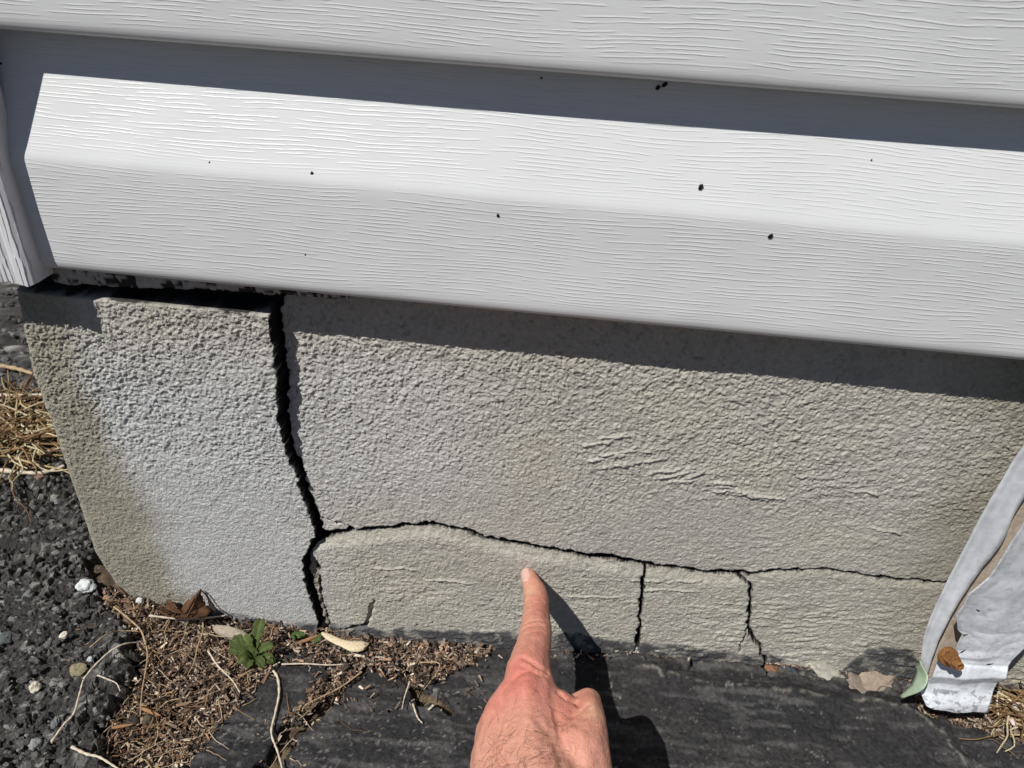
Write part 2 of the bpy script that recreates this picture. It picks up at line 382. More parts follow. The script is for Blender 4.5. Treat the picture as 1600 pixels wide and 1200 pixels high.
# cracks
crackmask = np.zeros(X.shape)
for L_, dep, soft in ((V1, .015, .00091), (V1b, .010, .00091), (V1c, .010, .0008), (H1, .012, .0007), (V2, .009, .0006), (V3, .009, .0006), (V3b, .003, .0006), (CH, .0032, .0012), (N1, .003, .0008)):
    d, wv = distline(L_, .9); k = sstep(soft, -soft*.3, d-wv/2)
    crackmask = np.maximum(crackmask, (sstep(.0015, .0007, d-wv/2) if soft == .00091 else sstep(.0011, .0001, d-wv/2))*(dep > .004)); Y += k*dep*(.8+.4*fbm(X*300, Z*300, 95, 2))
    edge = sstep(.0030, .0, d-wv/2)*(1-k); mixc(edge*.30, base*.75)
mixc(np.clip(crackmask*1.8, 0, 1)*.99, np.array([.009, .0085, .008]))  # near-black paints the shade inside the cracks along with their dirt
# crumbled strip between the two lower branches
strip = (Z < V1b[1, 1]) & (Xj > np.interp(Z, V1b[::-1, 1], V1b[::-1, 0])) & (Xj < np.interp(Z, V1c[::-1, 1], V1c[::-1, 0]))
Y += strip*(.003+.005*(fbm(X*260, Z*260, 97, 3)-.4)); mixc(strip*.7, np.array(lin(150, 140, 126)))
# chip of missing stucco inside CH
tri = sstep(.0, .002, Z-onwall(556, 992)[2])*0
# upper edge of the left slab and rounded outer corner
Y += np.where(reg == 0, .016*sstep(.2385, .2400, Z+(fbm(X*150, Z*0, 99, 2)-.5)*.0016), 0)
mixc((reg == 0)*sstep(.2383, .2392, Z)*1.0, np.array([.010, .010, .011]))  # ledge coloured black: painted shadow of the gap, with tar
rr = .008; dd = np.clip(X+.297, 0, rr); Y += rr-np.sqrt(np.maximum(rr*rr-(rr-dd)**2, 0))
Xw = X+(edgeX+.297)*np.exp(-(X+.297)/.04)
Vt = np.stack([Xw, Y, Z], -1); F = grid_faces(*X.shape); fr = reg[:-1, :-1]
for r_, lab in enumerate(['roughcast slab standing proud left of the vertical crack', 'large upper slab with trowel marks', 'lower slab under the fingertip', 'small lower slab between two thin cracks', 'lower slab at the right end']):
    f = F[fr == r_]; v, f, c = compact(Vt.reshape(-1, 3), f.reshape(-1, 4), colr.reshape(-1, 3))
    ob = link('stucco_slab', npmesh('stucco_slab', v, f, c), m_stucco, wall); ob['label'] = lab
# side of the wall (its end face runs back along the drive) and the core behind
def endface():
    j = np.arange(0, len(zs), 4); n = len(j); ys = np.concatenate([[Y[:, 0].min()*0], np.linspace(.004, 1.6, 60)])
    V = []; 
    for i in j:
        for q, yy in enumerate(ys):
            V.append((edgeX[i, 0] + (.0 if q == 0 else .0006*math.sin(i*.9+q)), Y[i, 0]+yy, zs[i]))
    me = npmesh('end_face', V, grid_faces(n, len(ys)).reshape(-1, 4)[:, ::-1], np.broadcast_to(olive, (len(V), 3)))
    link('end_face', me, m_stucco, wall)
endface()
mb = MB(); mb.add(box_v(-.282, 1.6, .022, 1.6, -.2, .255), BOXF, (.1, .1, .1)); link('concrete_core', mb.mesh('concrete_core'), m_core, wall, False)
mb = MB(); mb.add(box_v(.3595, 1.6, .001, .0215, -.2, .25), BOXF, base); link('plain_stucco', mb.mesh('plain_stucco'), m_stucco, wall, False)

# ------------------------------------------------------------------ siding
P_ = .020; Z0 = .2578; CH_ = .1092
siding = empty('vinyl_siding', (0, -.02, Z0), 'white wood grained vinyl siding covering the house wall above the stucco', 'siding')
def course_mesh():
    prof = [(-P_+.014, .006), (-P_+.012, .0030), (-P_+.008, .0008), (-P_+.004, .0), (-P_+.0016, .0004), (-P_+.0004, .0022), (-P_-.0000, .005), (-P_, .009), (-P_, .02), (-P_, .03), (-P_, .042), (-P_, .050),
            (-P_+.00003, .0545), (-P_+.0003, .0563), (-P_+.0009, .0582), (-P_+.0018, .0605), (-P_+.0045, .0685), (-P_+.009, .0820), (-P_+.014, .0975), (-P_+.0178, .1090), (-P_+.0185, .1180)]
    gr = [0, 0, 0, 0, 0, 0, .25, 1, 1, 1, 1, 1, .7, .1, .05, .5, 1, 1, 1, 1, 1]
    nx = 90; xx = np.linspace(-.275, 1.5, nx); V = []; G = []; Rn = []
    s = 0; S = [0]
    for a, b in zip(prof[:-1], prof[1:]): s += math.hypot(b[0]-a[0], b[1]-a[1]); S.append(s)
    for (y, z), g, ss in zip(prof, gr, S):
        for x in xx:
            V.append((x, y + .0006*math.sin(x*9+z*20)*min(1, z/.03), z)); G.append(g); Rn.append((x, 0, ss))
    f = grid_faces(len(prof), nx).reshape(-1, 4)
    me = npmesh('siding_course', V, f)
    a = me.attributes.new('grain', 'FLOAT', 'POINT'); a.data.foreach_set('value', np.array(G, np.float32))
    a = me.attributes.new('run', 'FLOAT_VECTOR', 'POINT'); a.data.foreach_set('vector', np.array(Rn, np.float32).ravel())
    return me
cm = course_mesh(); cm.materials.append(m_siding); courses = []
for k in range(9):
    me = cm.copy() if k else cm
    if k:
        arr = np.zeros(len(me.vertices)*3, np.float32); me.attributes['run'].data.foreach_get('vector', arr)
        arr = arr.reshape(-1, 3); arr[:, 2] += k*.137; arr[:, 0] += k*.83; me.attributes['run'].data.foreach_set('vector', arr.ravel())
    ob = link('siding_course', me, None, siding); ob.location = (0, 0, Z0+k*CH_); courses.append(ob)
def siding_y(z):
    zz = z-Z0
    return -P_ if zz < .056 else -P_+(zz-.056)*.33
for u, v, r in [(1028,137,.0011),(1039,132,.0012),(1095,292,.0012),(1204,369,.0011),(478,399,.0010),(487,271,.0008),(778,337,.0008),(327,254,.0005),(846,122,.0005),(1,100,.0008),(478,348,.0004),(1362,250,.0004)]:
    p = onwall(u, v, -P_)
    for _ in range(4): p = onwall(u, v, siding_y(p[2]) if p[2] < Z0+CH_ else -P_)
    vv, ff = stone((0, 0, 0), (r*.8, r*.5, r*1.15), int(u), ICO2, .3)
    pr = courses[0] if p[2] < Z0+CH_ else courses[1]
    me = npmesh('dirt_speck', vv, ff); ob = bpy.data.objects.new('dirt_speck', me); COL.objects.link(ob); me.materials.append(m_speck)
    ob.parent = pr; ob.matrix_parent_inverse = Matrix.Identity(4)
    ob.location = Vector(p)-Vector((0, 0, 0))-Vector(pr.location)+Vector((0, .0002, 0))
    # pr carries the inverse of its own parent, so its world matrix is a pure translation by pr.location

# corner post: box with a rounded front edge and vertical reeding
post = empty('corner_post', (-.30, -.03, .253), 'white ridged corner post at the left end of the siding', 'trim')
def post_mesh():
    q = .0098; yF = -P_-q; xr = -.2572
    sec = [(xr-.001, -.012), (xr, -.014), (xr, yF+.0035), (xr-.0008, yF+.0012), (xr-.003, yF)]
    x = xr-.0085; k = 0
    sec += [(xr-.008, yF+.0004), (xr-.0092, yF+.0011)]
    while x > -.331:
        x -= .0030; sec += [(x-.0004, yF+.0006+.0003*(k % 2)), (x-.0011, yF+.0013)]; k += 1
    sec += [(-.3335, yF), (-.3360, yF+.0012), (-.3370, yF+.004), (-.3370, .05), (-.3355, .05), (-.3355, yF+.006), (-.333, yF+.0035), (xr-.004, yF+.0035), (xr-.0018, yF+.006), (xr-.0018, -.012)]
    zz = np.concatenate([[.2530, .2536], np.linspace(.256, 1.3, 60)]); n = len(sec)
    V = [(a, b, z + (.0006*math.sin(a*900)+.0004*math.sin(a*2300) if i == 0 else 0)) for i, z in enumerate(zz) for a, b in sec]
    F = [[i*n+j, (i+1)*n+j, (i+1)*n+(j+1) % n, i*n+(j+1) % n] for i in range(len(zz)-1) for j in range(n)]
    return npmesh('post_shell', V, F)
link('post_shell', post_mesh(), m_post, post, False)

# peeling sill board behind the siding's bottom edge
sb = MB(); n = 320; xx = np.linspace(-.262, -.105, n); nr_ = 12
sl = np.array([onwall(u, v, -.0115)[[0, 2]] for u, v in [(60, 436), (110, 444), (180, 448), (250, 451), (330, 454), (400, 459), (460, 462)]]); low = np.interp(xx, sl[:, 0], sl[:, 1])+.0016*(fbm(xx*200, xx*0, 5, 3)-.5)
V = []; cc = []
for i, x in enumerate(xx):
    for j in range(nr_):
        t = j/(nr_-1); z = .268*(1-t)+low[i]*t
        pe = float(fbm(np.array(x*170.), np.array(z*420.), 9, 4)); pl = float(sstep(.55, .60, pe))
        V.append((x, -.0115+.0010*pl, z)); cc.append(np.array([.40, .385, .36])*(1-pl)+np.array([.035, .03, .026])*pl)
    V.append((x, -.001, low[i]+.001)); cc.append(np.array([.05, .045, .04]))
sb.add(V, grid_faces(n, nr_+1).reshape(-1, 4), np.array(cc))
ob = link('sill_board', sb.mesh('sill_board'), m_board); tag(ob, 'peeling white painted board edge showing just under the siding at left', 'board')

# ------------------------------------------------------------------ ground sheets
g = MB(); g.add(box_v(-40, 40, -40, 40, -.35, -.060), BOXF, np.array([.045, .04, .032])); tag(link('ground', g.mesh('ground'), m_soil, None, False), kind='structure')
# polygon tests in plan
def inpoly(x, y, P):
    P = np.asarray(P); c = np.zeros(x.shape, bool); j = len(P)-1
    for i in range(len(P)):
        k = ((P[i, 1] > y) != (P[j, 1] > y)) & (x < (P[j, 0]-P[i, 0])*(y-P[i, 1])/(P[j, 1]-P[i, 1]+1e-12)+P[i, 0]); c ^= k; j = i
    return c
def G2(pts): return np.array([on_ground(u, v)[:2] for u, v in pts])
# asphalt drive, left of the wall corner
ASP = G2([(215, 1260), (175, 1200), (165, 1150), (205, 1095), (222, 1040), (218, 1000), (175, 955), (150, 905), (140, 885)])
ax_edge = ASP[:, 0]
ys_a = np.concatenate([np.arange(-.30, .03, .00115), .03+np.cumsum(np.linspace(.0012, .018, 260))]); xs_a = np.concatenate([-.28-np.cumsum(np.linspace(.0012, .02, 110))[::-1]-.0, np.arange(-.28, -.145, .00115)])
xs_a = np.concatenate([-.44-np.cumsum(np.linspace(.0014, .03, 90))[::-1], np.arange(-.44, -.165, .00115)])
XA, YA = np.meshgrid(xs_a, ys_a)
oy = np.argsort(ASP[:, 1]); bound = np.interp(YA, ASP[oy, 1], ASP[oy, 0]); bound = np.where(YA > .0, np.minimum(bound, -.293), bound)
bound = bound + (fbm(YA*160, XA*160, 201, 3)-.5)*.016*(YA < 0)
xa = XA+(fbm(XA*300, YA*300, 203, 2)-.5)*.002; ya = YA+(fbm(XA*300, YA*300, 204, 2)-.5)*.002
a1, a2, ai, aox, aoy = worley(xa/.0060, ya/.0060, 211, off=True); b1, b2, bi, box_, boy = worley(xa/.0031, ya/.0031, 212, off=True); c1, c2, ci_ = worley(xa/.0019, ya/.0019, 213)
big = (ai > .62)*sstep(.10, .26, a2-a1); mid = (bi > .3)*sstep(.06, .25, b2-b1); fin = sstep(.6, .1, c1)
HA = .0026*big*(.45+1.0*(aox*np.cos(ai*99)+aoy*np.sin(ai*99))) + .0017*mid*(1-.8*big)*(.5+1.2*(box_*np.cos(bi*99)+boy*np.sin(bi*99))) + .0007*fin*(1-.7*big) - .004*sstep(.62, .35, fbm(XA*90, YA*90, 215, 3))*(1-big)
HA += .004*(fbm(XA*20, YA*20, 216, 3)-.5)
drop = sstep(-.006, .004, XA-bound); HA += .007*np.exp(-((XA-bound+.012)/.014)**2)*sstep(-.02, -.05, YA)
ZA = ground_z(XA, YA)*.6+.004+HA-.024*drop
CA = np.zeros(XA.shape+(3,)); CA[:] = np.array([.042, .039, .036])
def mc(C, m, c): return C*(1-m[..., None])+np.asarray(c)*m[..., None]
tone = hashv(np.floor(ai*9999), np.floor(ai*777), 3); tb = hashv(np.floor(bi*9999), np.floor(bi*777), 4)
CA = mc(CA, sstep(.2, .6, big)*.85, np.array([.078, .074, .068])); CA = CA*(1+(big > .3)[..., None]*(tone[..., None]-.3)*1.8)
CA = mc(CA, (mid > .45)*(tb > .90)*.8, np.array([.26, .25, .23])); CA = mc(CA, (mid > .4)*((tb > .55) & (tb < .70))*.6, np.array([.11, .105, .10]))
CA = mc(CA, (fin > .5)*(ci_ > .93)*.8, np.array([.35, .34, .32])); CA = mc(CA, (big > .35)*(tone > .955)*.8, np.array([.42, .40, .36]))
FA = grid_faces(*XA.shape); keep = (XA[:-1, :-1] < bound[:-1, :-1]+.007)
v, f, c = compact(np.stack([XA, YA, ZA], -1).reshape(-1, 3), FA[keep].reshape(-1, 4), CA.reshape(-1, 3))
tag(link('asphalt_drive', npmesh('asphalt_drive', v, f, c), m_asphalt, None, False), kind='structure')
# soil and crumbs under the litter, along the wall foot
xs_s = np.arange(-.33, .52, .0022); ys_s = np.arange(-.30, .0305, .0022); XS, YS = np.meshgrid(xs_s, ys_s)
ZS = ground_z(XS, YS)-.005+.006*(fbm(XS*60, YS*60, 301, 4)-.5)
CS = mc(np.broadcast_to(np.array([.07, .05, .034]), XS.shape+(3,)).copy(), sstep(.4, .7, fbm(XS*150, YS*150, 303, 3)), np.array([.17, .13, .085]))
CS = mc(CS, sstep(.25, .28, XS)*.6, np.array([.22, .18, .13]))
tag(link('soil', npmesh('soil', np.stack([XS, YS, ZS], -1).reshape(-1, 3), grid_faces(*XS.shape).reshape(-1, 4), CS.reshape(-1, 3)), m_soil), kind='structure')
# tar apron
TAR = G2([(-60, 1500), (285, 1230), (300, 1195), (350, 1130), (395, 1085), (425, 1030), (455, 1008), (520, 1010), (580, 1018), (640, 1040), (690, 1060), (740, 1035), (790, 1012), (850, 1012), (930, 1018), (1050, 1032), (1180, 1040), (1300, 1058), (1380, 1075), (1425, 1090), (1440, 1118), (1500, 1135), (1540, 1150), (1600, 1165), (1800, 1190), (1900, 1700)])
xs_t = np.arange(-.27, .50, .0011); ys_t = np.arange(-.30, .004, .0011); XT, YT = np.meshgrid(xs_t, ys_t)
jt = (fbm(XT*130, YT*130, 401, 3)-.5)*.009; kt = (fbm(XT*130, YT*130, 402, 3)-.5)*.009
ins = inpoly(XT+jt, YT+kt, TAR)
ZT = ground_z(XT, YT)+.0035+.0050*(fbm(XT*22, YT*22, 403, 4)-.5)+.0020*(fbm(XT*140, YT*140, 404, 3)-.5)+.0007*(fbm(XT*480, YT*480, 414, 2)-.5)
def dseg(x, y, P):
    P = np.asarray(P); d = np.full(x.shape, 9.)
    for a, b in zip(P[:-1], P[1:]):
        e = b-a; t = np.clip(((x-a[0])*e[0]+(y-a[1])*e[1])/(e@e), 0, 1); d = np.minimum(d, np.hypot(x-a[0]-t*e[0], y-a[1]-t*e[1]))
    return d
# ridge of the fold running along the wall
fold = dseg(XT+jt*.5, YT+kt*.5, G2([(1000, 1052), (1100, 1075), (1200, 1085), (1300, 1100), (1410, 1112), (1470, 1150), (1500, 1200)]))
ZT += .0030*np.exp(-(fold/.007)**2)
near = np.exp(-np.abs(YT)/.012); ZT += near*.008*(fbm(XT*75, YT*75, 405, 3)-.42)
gap = dseg(XT+jt, YT+kt, G2([(560, 1045), (530, 1070), (500, 1110), (450, 1150), (420, 1215), (400, 1260)]))
gp2 = dseg(XT+jt, YT+kt, G2([(640, 1040), (655, 1085), (700, 1110)]))
gv = sstep(.0085, .004, gap+.006*(fbm(XT*100, YT*100, 406, 2)-.5)); gv = np.maximum(gv, sstep(.006, .002, gp2)); ZT -= .009*gv
ck = dseg(XT+jt*.6, YT+kt*.6, G2([(1195, 1035), (1200, 1060), (1240, 1062)])); ZT -= .004*sstep(.0018, .0006, ck)
ck3 = dseg(XT+jt*.6, YT+kt*.6, G2([(1010, 1040), (1040, 1052), (1075, 1048), (1090, 1030)])); ZT -= .006*sstep(.0022, .0006, ck3)
ins &= ~(gv > .8)
ed = fbm(XT*260, YT*260, 407, 3)
CT = np.zeros(XT.shape+(3,)); CT[:] = (.026, .0255, .027)
CT = mc(CT, sstep(.35, .7, fbm(XT*30, YT*30, 408, 4))*.5, np.array([.040, .038, .037]))
n1 = fbm(XT*420, YT*420, 409, 3); n2 = vnoise(XT*28, YT*28, 410)
CT = mc(CT, sstep(.76, .86, n1)*sstep(.30, .65, n2)*.6, np.array([.20, .19, .18]))
vein = np.abs(fbm(XT*38+7, YT*38, 411, 4)-.5); CT = mc(CT, sstep(.0055, .001, vein)*sstep(.5, .72, vnoise(XT*60, YT*60, 412))*.75, np.array([.26, .25, .23]))
CT = mc(CT, sstep(.5, .75, fbm(XT*50, YT*240, 417, 4))*.55, np.array([.105, .101, .098]))

vz = np.abs(fbm(XT*75+3, YT*75, 415, 3)-.5); cm_ = sstep(.006, .001, vz)*sstep(.52, .70, vnoise(XT*48, YT*48, 416)); ZT -= .0009*cm_; CT = mc(CT, cm_*.5, np.array([.20, .19, .17]))
CT = mc(CT, np.exp(-(fold/.0011)**2)*.5*sstep(.42, .6, ed), np.array([.28, .26, .22]))
CT = mc(CT, sstep(.012, .002, np.abs(YT)+.01*(ed-.5))*.35*sstep(.05, .12, XT), np.array([.20, .185, .16]))
dens = sstep(-.02, -.09, YT)*sstep(.03, -.02, XT); CT = mc(CT, dens*sstep(.70, .80, fbm(XT*520, YT*520, 413, 3))*.7, np.array([.22, .215, .21]))
FT = grid_faces(*XT.shape); kp = ins[:-1, :-1] & ins[1:, 1:] & ins[1:, :-1] & ins[:-1, 1:]
# turned-down rim: border vertices drop
bd = np.zeros(ins.shape, bool); e = ins.copy(); e[1:] &= ins[:-1]; e[:-1] &= ins[1:]; e[:, 1:] &= ins[:, :-1]; e[:, :-1] &= ins[:, 1:]; bd = ins & ~e
ZT -= .009*sstep(-.0060, -.0015, YT+.010*(fbm(XT*120, YT*60, 418, 3)-.5))
ZT = np.where(bd & (YT < -.003), ZT-.008, ZT)
v, f, c = compact(np.stack([XT, YT, ZT], -1).reshape(-1, 3), FT[kp].reshape(-1, 4), CT.reshape(-1, 3))
tag(link('tar_path', npmesh('tar_path', v, f, c), m_tar), kind='structure')

# ------------------------------------------------------------------ litter
def in_tar(x, y): return bool(inpoly(np.array([x]), np.array([y]), TAR)[0])
MUL = G2([(160, 880), (200, 925), (300, 950), (480, 985), (560, 992), (700, 1005), (775, 1010), (760, 1035), (700, 1062), (655, 1085), (610, 1066), (570, 1050), (530, 1085), (480, 1120), (452, 1150), (440, 1140), (480, 1095), (520, 1052), (470, 1040), (440, 1045), (400, 1090), (350, 1138), (300, 1200), (270, 1260), (150, 1260), (150, 1190), (190, 1110), (225, 1050), (215, 1000), (165, 950)])
CRK = [G2([(560, 1045), (530, 1070), (500, 1110), (450, 1150), (420, 1215), (400, 1260)])]
chips = MB(); cnt = 0
pal = [lin(158, 126, 94), lin(128, 100, 74), lin(98, 76, 60), lin(184, 152, 118), lin(70, 56, 46), lin(206, 184, 152), lin(146, 108, 72), lin(112, 92, 74), lin(166, 118, 78), lin(60, 50, 44)]
def chip(x, y, z, s, flat):
    L_ = s*random.uniform(.6, 1.9); W_ = s*random.uniform(.25, .55); T_ = s*random.uniform(.08, .2)
    v = box_v(-L_/2, L_/2, -W_/2, W_/2, -T_/2, T_/2); v[:, 1] *= np.where(v[:, 0] > 0, random.uniform(.3, 1), 1); v[:, 2] += .25*L_*np.abs(v[:, 0]/L_)*random.uniform(-1, 1)
    R = rotm(random.gauss(0, flat), random.gauss(0, flat), random.uniform(0, 6.3))
    c = np.array(random.choice(pal)); c = (c*.62+c.mean()*.38)*random.uniform(.55, 1.4)*.92
    chips.add(v@R.T+(x, y, z), BOXF, c)
mn, mx_ = MUL.min(0), MUL.max(0)
while cnt < 12000:
    x = random.uniform(mn[0], mx_[0]); y = random.uniform(mn[1], min(mx_[1], .004))
    ok = bool(inpoly(np.array([x]), np.array([y]), MUL)[0]); 
    if not ok: continue
    on = in_tar(x, y)
    if on and random.random() < .55: continue
    z = float(ground_z(x, y))+(.003 if on else -.002)+abs(random.gauss(0, .003))
    chip(x, y, z, random.choice((.0012, .0018, .0018, .0025, .0032, .0045)), .6); cnt += 1
for k in range(700):     # thin scatter beyond the heap, on the asphalt edge, in the gaps and at the wall foot
    r = random.random()
    if r < .3: p = on_ground(random.uniform(120, 330), random.uniform(930, 1200), .004)
    elif r < .55: p = on_ground(random.uniform(480, 760), random.uniform(1000, 1110), .006)
    elif r < .75: p = on_ground(random.uniform(400, 560), random.uniform(1040, 1200), .003)
    else: p = on_ground(random.uniform(780, 1430), random.uniform(1014, 1030)+0, .004)
    chip(p[0], min(p[1], -.001), p[2], random.choice((.0015, .0022, .003)), .3)
for k in range(2600):    # tan soil crumbs at the right
    u = random.uniform(1425, 1640); v_ = random.uniform(1075, 1190)
    if v_ > 1120+(u-1440)*.30 or (u < 1440 and v_ < 1085): continue
    p = on_ground(u, v_, -.003); chip(p[0], p[1], p[2]+random.random()*.003, random.choice((.0012, .0018, .0026)), .6)
tag(link('wood_litter', chips.mesh('wood_litter'), m_chip, None, False), 'brown shredded wood and soil crumbs heaped along the wall foot', 'litter', kind='stuff')
# fine dead fibres lying in the heap
fb = MB()
for k in range(520):
    u = random.uniform(150, 560); v_ = random.uniform(935, 1200); p = on_ground(u, v_, .004)
    if not inpoly(p[:1], p[1:2], MUL)[0] and random.random() < .97: continue
    a = random.uniform(0, 6.28); L_ = random.uniform(.008, .028); n = 6; P = []
    for i in range(n):
        a += random.gauss(0, .16); P.append(p+np.array([0, 0, random.uniform(-.0005, .002)])); p = p+np.array([math.cos(a), math.sin(a), 0])*L_/n
    P = np.array(P); P[:, 1] = np.minimum(P[:, 1], -.002)
    v, f = tube(smoothpath(P, 9), np.linspace(.00035, .00018, 9)*random.uniform(.7, 1.3), 4)
    fb.add(v, f, np.array(lin(*random.choice([(176, 148, 112), (140, 110, 80), (200, 180, 150), (110, 84, 60)])))*.8)
tag(link('dead_fibres', fb.mesh('dead_fibres'), m_straw), 'thin brown root fibres tangled through the wood litter', 'roots', kind='stuff')

# single straws, each traced where it lies
def straw(pts, r, col, label, dz=.006, name='dry_stem', lift=None, group='dry stems on the ground'):
    P = [on_ground(u, v, dz+(.008 if (70 < u < 222 and v > 990) else 0)) for i, (u, v) in enumerate(pts)]
    P = smoothpath(P, 8*len(P)); n = len(P)
    v, f = tube(P, r*(1-.45*np.linspace(0, 1, n))*(1+.2*np.sin(np.arange(n)*1.3)), 6); m = MB(); m.add(v, f, np.array(lin(*col))*.85)
    ob = link(name, m.mesh(name), m_straw); tag(ob, label, 'stem', group); return ob
PALE = (214, 200, 178); TAN = (182, 158, 124)
straw([(425,1045),(434,1060),(436,1085),(430,1115),(424,1145),(434,1175),(442,1205)], .0009, PALE, 'long pale root curving down over the tar below the green weed')
straw([(233,962),(270,966),(305,967),(345,963),(352,961)], .0008, PALE, 'pale straight straw lying in front of the brown leaf', .009)
straw([(268,962),(252,985)], .0006, TAN, 'short tan twig slanting down left of the brown leaf', .009)
straw([(178,948),(205,970),(220,985),(228,1008),(230,1030),(222,1080),(219,1118)], .0006, TAN, 'tan root running down along the asphalt edge', .008)
straw([(140,1012),(165,992),(185,986),(215,986)], .0005, TAN, 'thin root crossing from the asphalt into the litter', .009)
straw([(130,1062),(148,1040),(172,1018),(195,1006),(228,1003)], .0007, PALE, 'pale branched root arching over the asphalt edge', .010)
straw([(80,1160),(100,1132),(115,1115),(124,1085),(130,1062)], .0008, PALE, 'pale root end lying on the asphalt near the left edge', .008)
straw([(152,1055),(170,1062),(182,1068),(188,1080)], .0005, PALE, 'short hooked root beside the dark asphalt hollow', .010)
straw([(112,1167),(135,1178),(155,1183),(175,1195),(195,1208)], .0009, PALE, 'forked pale twig at the bottom left corner of the litter', .008)
straw([(325,1017),(340,1040),(362,1062),(375,1082)], .0006, PALE, 'pale straw slanting across the litter beside the weed', .010)
straw([(316,965),(317,985),(309,1010),(303,1035),(293,1055)], .0005, TAN, 'thin bent stem hanging down from below the brown leaf', .010)
straw([(440,1038),(475,1037),(510,1039),(535,1038)], .0006, PALE, 'straight pale straw pointing right from the weed', .008)
straw([(640,1065),(632,1090),(628,1108)], .0005, PALE, 'short straw standing on the tar below the litter', .008)
straw([(655,1035),(685,1036),(683,1050),(662,1078)], .0005, TAN, 'bent straw over the right end of the litter', .008)
straw([(645,1100),(652,1120),(660,1130)], .0006, PALE, 'small pale fibre at the tip of the litter tongue', .006)
straw([(565,1050),(530,1075),(480,1100),(472,1112)], .0006, TAN, 'tan stem bridging the gap in the tar', .008)
straw([(-20,570),(20,575),(45,582),(70,590)], .0028, TAN, 'blurred tan stem on the asphalt just below the post', .006)
straw([(-20,618),(30,618),(75,616)], .0022, PALE, 'pale straw level with the top of the dry grass tuft', .012)
straw([(-20,732),(30,738),(70,738),(100,728)], .0022, PALE, 'long pale straw under the dry grass tuft', .008)
straw([(1560,1118),(1558,1095),(1562,1080),(1580,1095),(1600,1100)], .0006, PALE, 'pale curled straw beside the foot of the white metal sheet', .008)
straw([(1585,1060),(1600,1062),(1640,1060)], .0008, TAN, 'tan twig in the dark gap right of the white metal sheet', .012)

# tuft of dry grass beyond the wall corner and one at the lower right
def tuft(u0, u1, v0, v1, n, rr, ll, label, name='dry_grass', hgt=.02):
    m = MB()
    for k in range(n):
        u = random.gauss((u0+u1)/2, (u1-u0)/4); v_ = random.gauss((v0+v1)/2, (v1-v0)/4.5); p = on_ground(u, v_, random.uniform(.002, hgt))
        a = random.gauss(0, .8)+(math.pi if random.random() < .5 else 0); L_ = ll*random.uniform(.4, 1.2); P = [p]
        for i in range(4):
            a += random.gauss(0, .35); p = p+np.array([math.cos(a), math.sin(a), 0])*L_/4+np.array([0, 0, random.gauss(0, hgt*.15)]); p[2] = max(p[2], .002); P.append(p)
        P = np.array(P)
        if u < 400: P[:, 0] = np.minimum(P[:, 0], -.302)
        v, f = tube(smoothpath(P, 9), rr*np.linspace(1, .5, 9)*random.uniform(.6, 1.3), 4)
        m.add(v, f, np.array(lin(*random.choice([(196, 176, 134), (170, 144, 102), (142, 112, 76), (214, 200, 164), (112, 84, 58)])))*random.uniform(.5, .9))
    tag(link(name, m.mesh(name), m_straw), label, 'grass', kind='stuff')
tuft(-60, 85, 615, 725, 420, .0011, .07, 'dry straw coloured grass tuft on the asphalt left of the wall')
tuft(1560, 1680, 1050, 1150, 260, .0007, .03, 'dead brown grass at the right edge beyond the metal sheet', hgt=.012)

# ------------------------------------------------------------------ stones
def pebble(u, v, px, col, label, flat=.7, dz=0.0, name='pebble', asp=1.0, rot=None, rough=.38, deep=1.0, cat='pebble'):
    p = on_ground(u, v, dz); r = px/2*depth(p)/FPX
    p[1] = min(p[1], -.2*r) if abs(p[1]) < .02 else p[1]
    vv, ff = stone(p, (r*asp, r*deep, r*flat), int(u*7+v), ICO3, rough, rot)
    m = MB(); m.add(vv, ff, np.array(lin(*col))*.8); ob = link(name, m.mesh(name), m_stone, None, False); tag(ob, label, cat); return ob
pebble(140, 910, 25, (225, 228, 226), 'white rounded pebble on the asphalt by the wall corner', dz=.008)
pebble(55, 1074, 17, (222, 212, 190), 'cream pebble set in the asphalt at the far lower left', dz=.007)
pebble(99, 993, 11, (230, 222, 205), 'small cream chip on the asphalt halfway to the bottom', dz=.007)
pebble(122, 1048, 24, (150, 140, 112), 'sandy olive lump bedded in the asphalt', dz=.006, rough=.45)
pebble(55, 1162, 18, (150, 152, 150), 'smooth grey pebble near the bottom left corner', dz=.007)
pebble(87, 1130, 20, (120, 122, 122), 'oblong grey pebble lying on the asphalt near the pale root', dz=.006, asp=.6)
pebble(141, 1030, 9, (200, 205, 205), 'tiny white chip beside the sandy lump', dz=.007)
pebble(185, 1002, 10, (205, 195, 178), 'tiny pale chip at the asphalt edge', dz=.008)
pebble(45, 932, 18, (122, 124, 124), 'bluish grey pebble in the asphalt at upper left', dz=.005)
pebble(10, 998, 22, (92, 97, 95), 'dark greenish pebble at the left picture edge', dz=.005)
pebble(218, 938, 10, (224, 224, 220), 'white crumb at the foot of the wall corner', dz=.006)
pebble(362, 990, 62, (176, 164, 146), 'flat buff stone leaning on the wall foot above the weed', flat=.33, deep=.30, dz=.005, asp=1.0, rot=(.3, .05, -.15), name='flat_stone', rough=.15, cat='stone')
pebble(187, 1050, 15, (96, 100, 88), 'rounded dark green pebble in the shaded hollow', dz=.004)
pebble(232, 1125, 18, (92, 84, 68), 'mossy brown clod in the middle of the litter', dz=.004, rough=.4, name='clod', cat='clod')
pebble(208, 1132, 24, (62, 56, 50), 'dark clod left of the mossy brown one', dz=.003, rough=.4, name='clod', cat='clod')
pebble(1232, 1045, 26, (84, 92, 98), 'slate blue pebble wedged at the wall foot', dz=.000, flat=.5, name='pebble')
pebble(1205, 1043, 22, (150, 110, 84), 'reddish brown crumb left of the slate blue pebble', dz=.000, flat=.4, rough=.4)
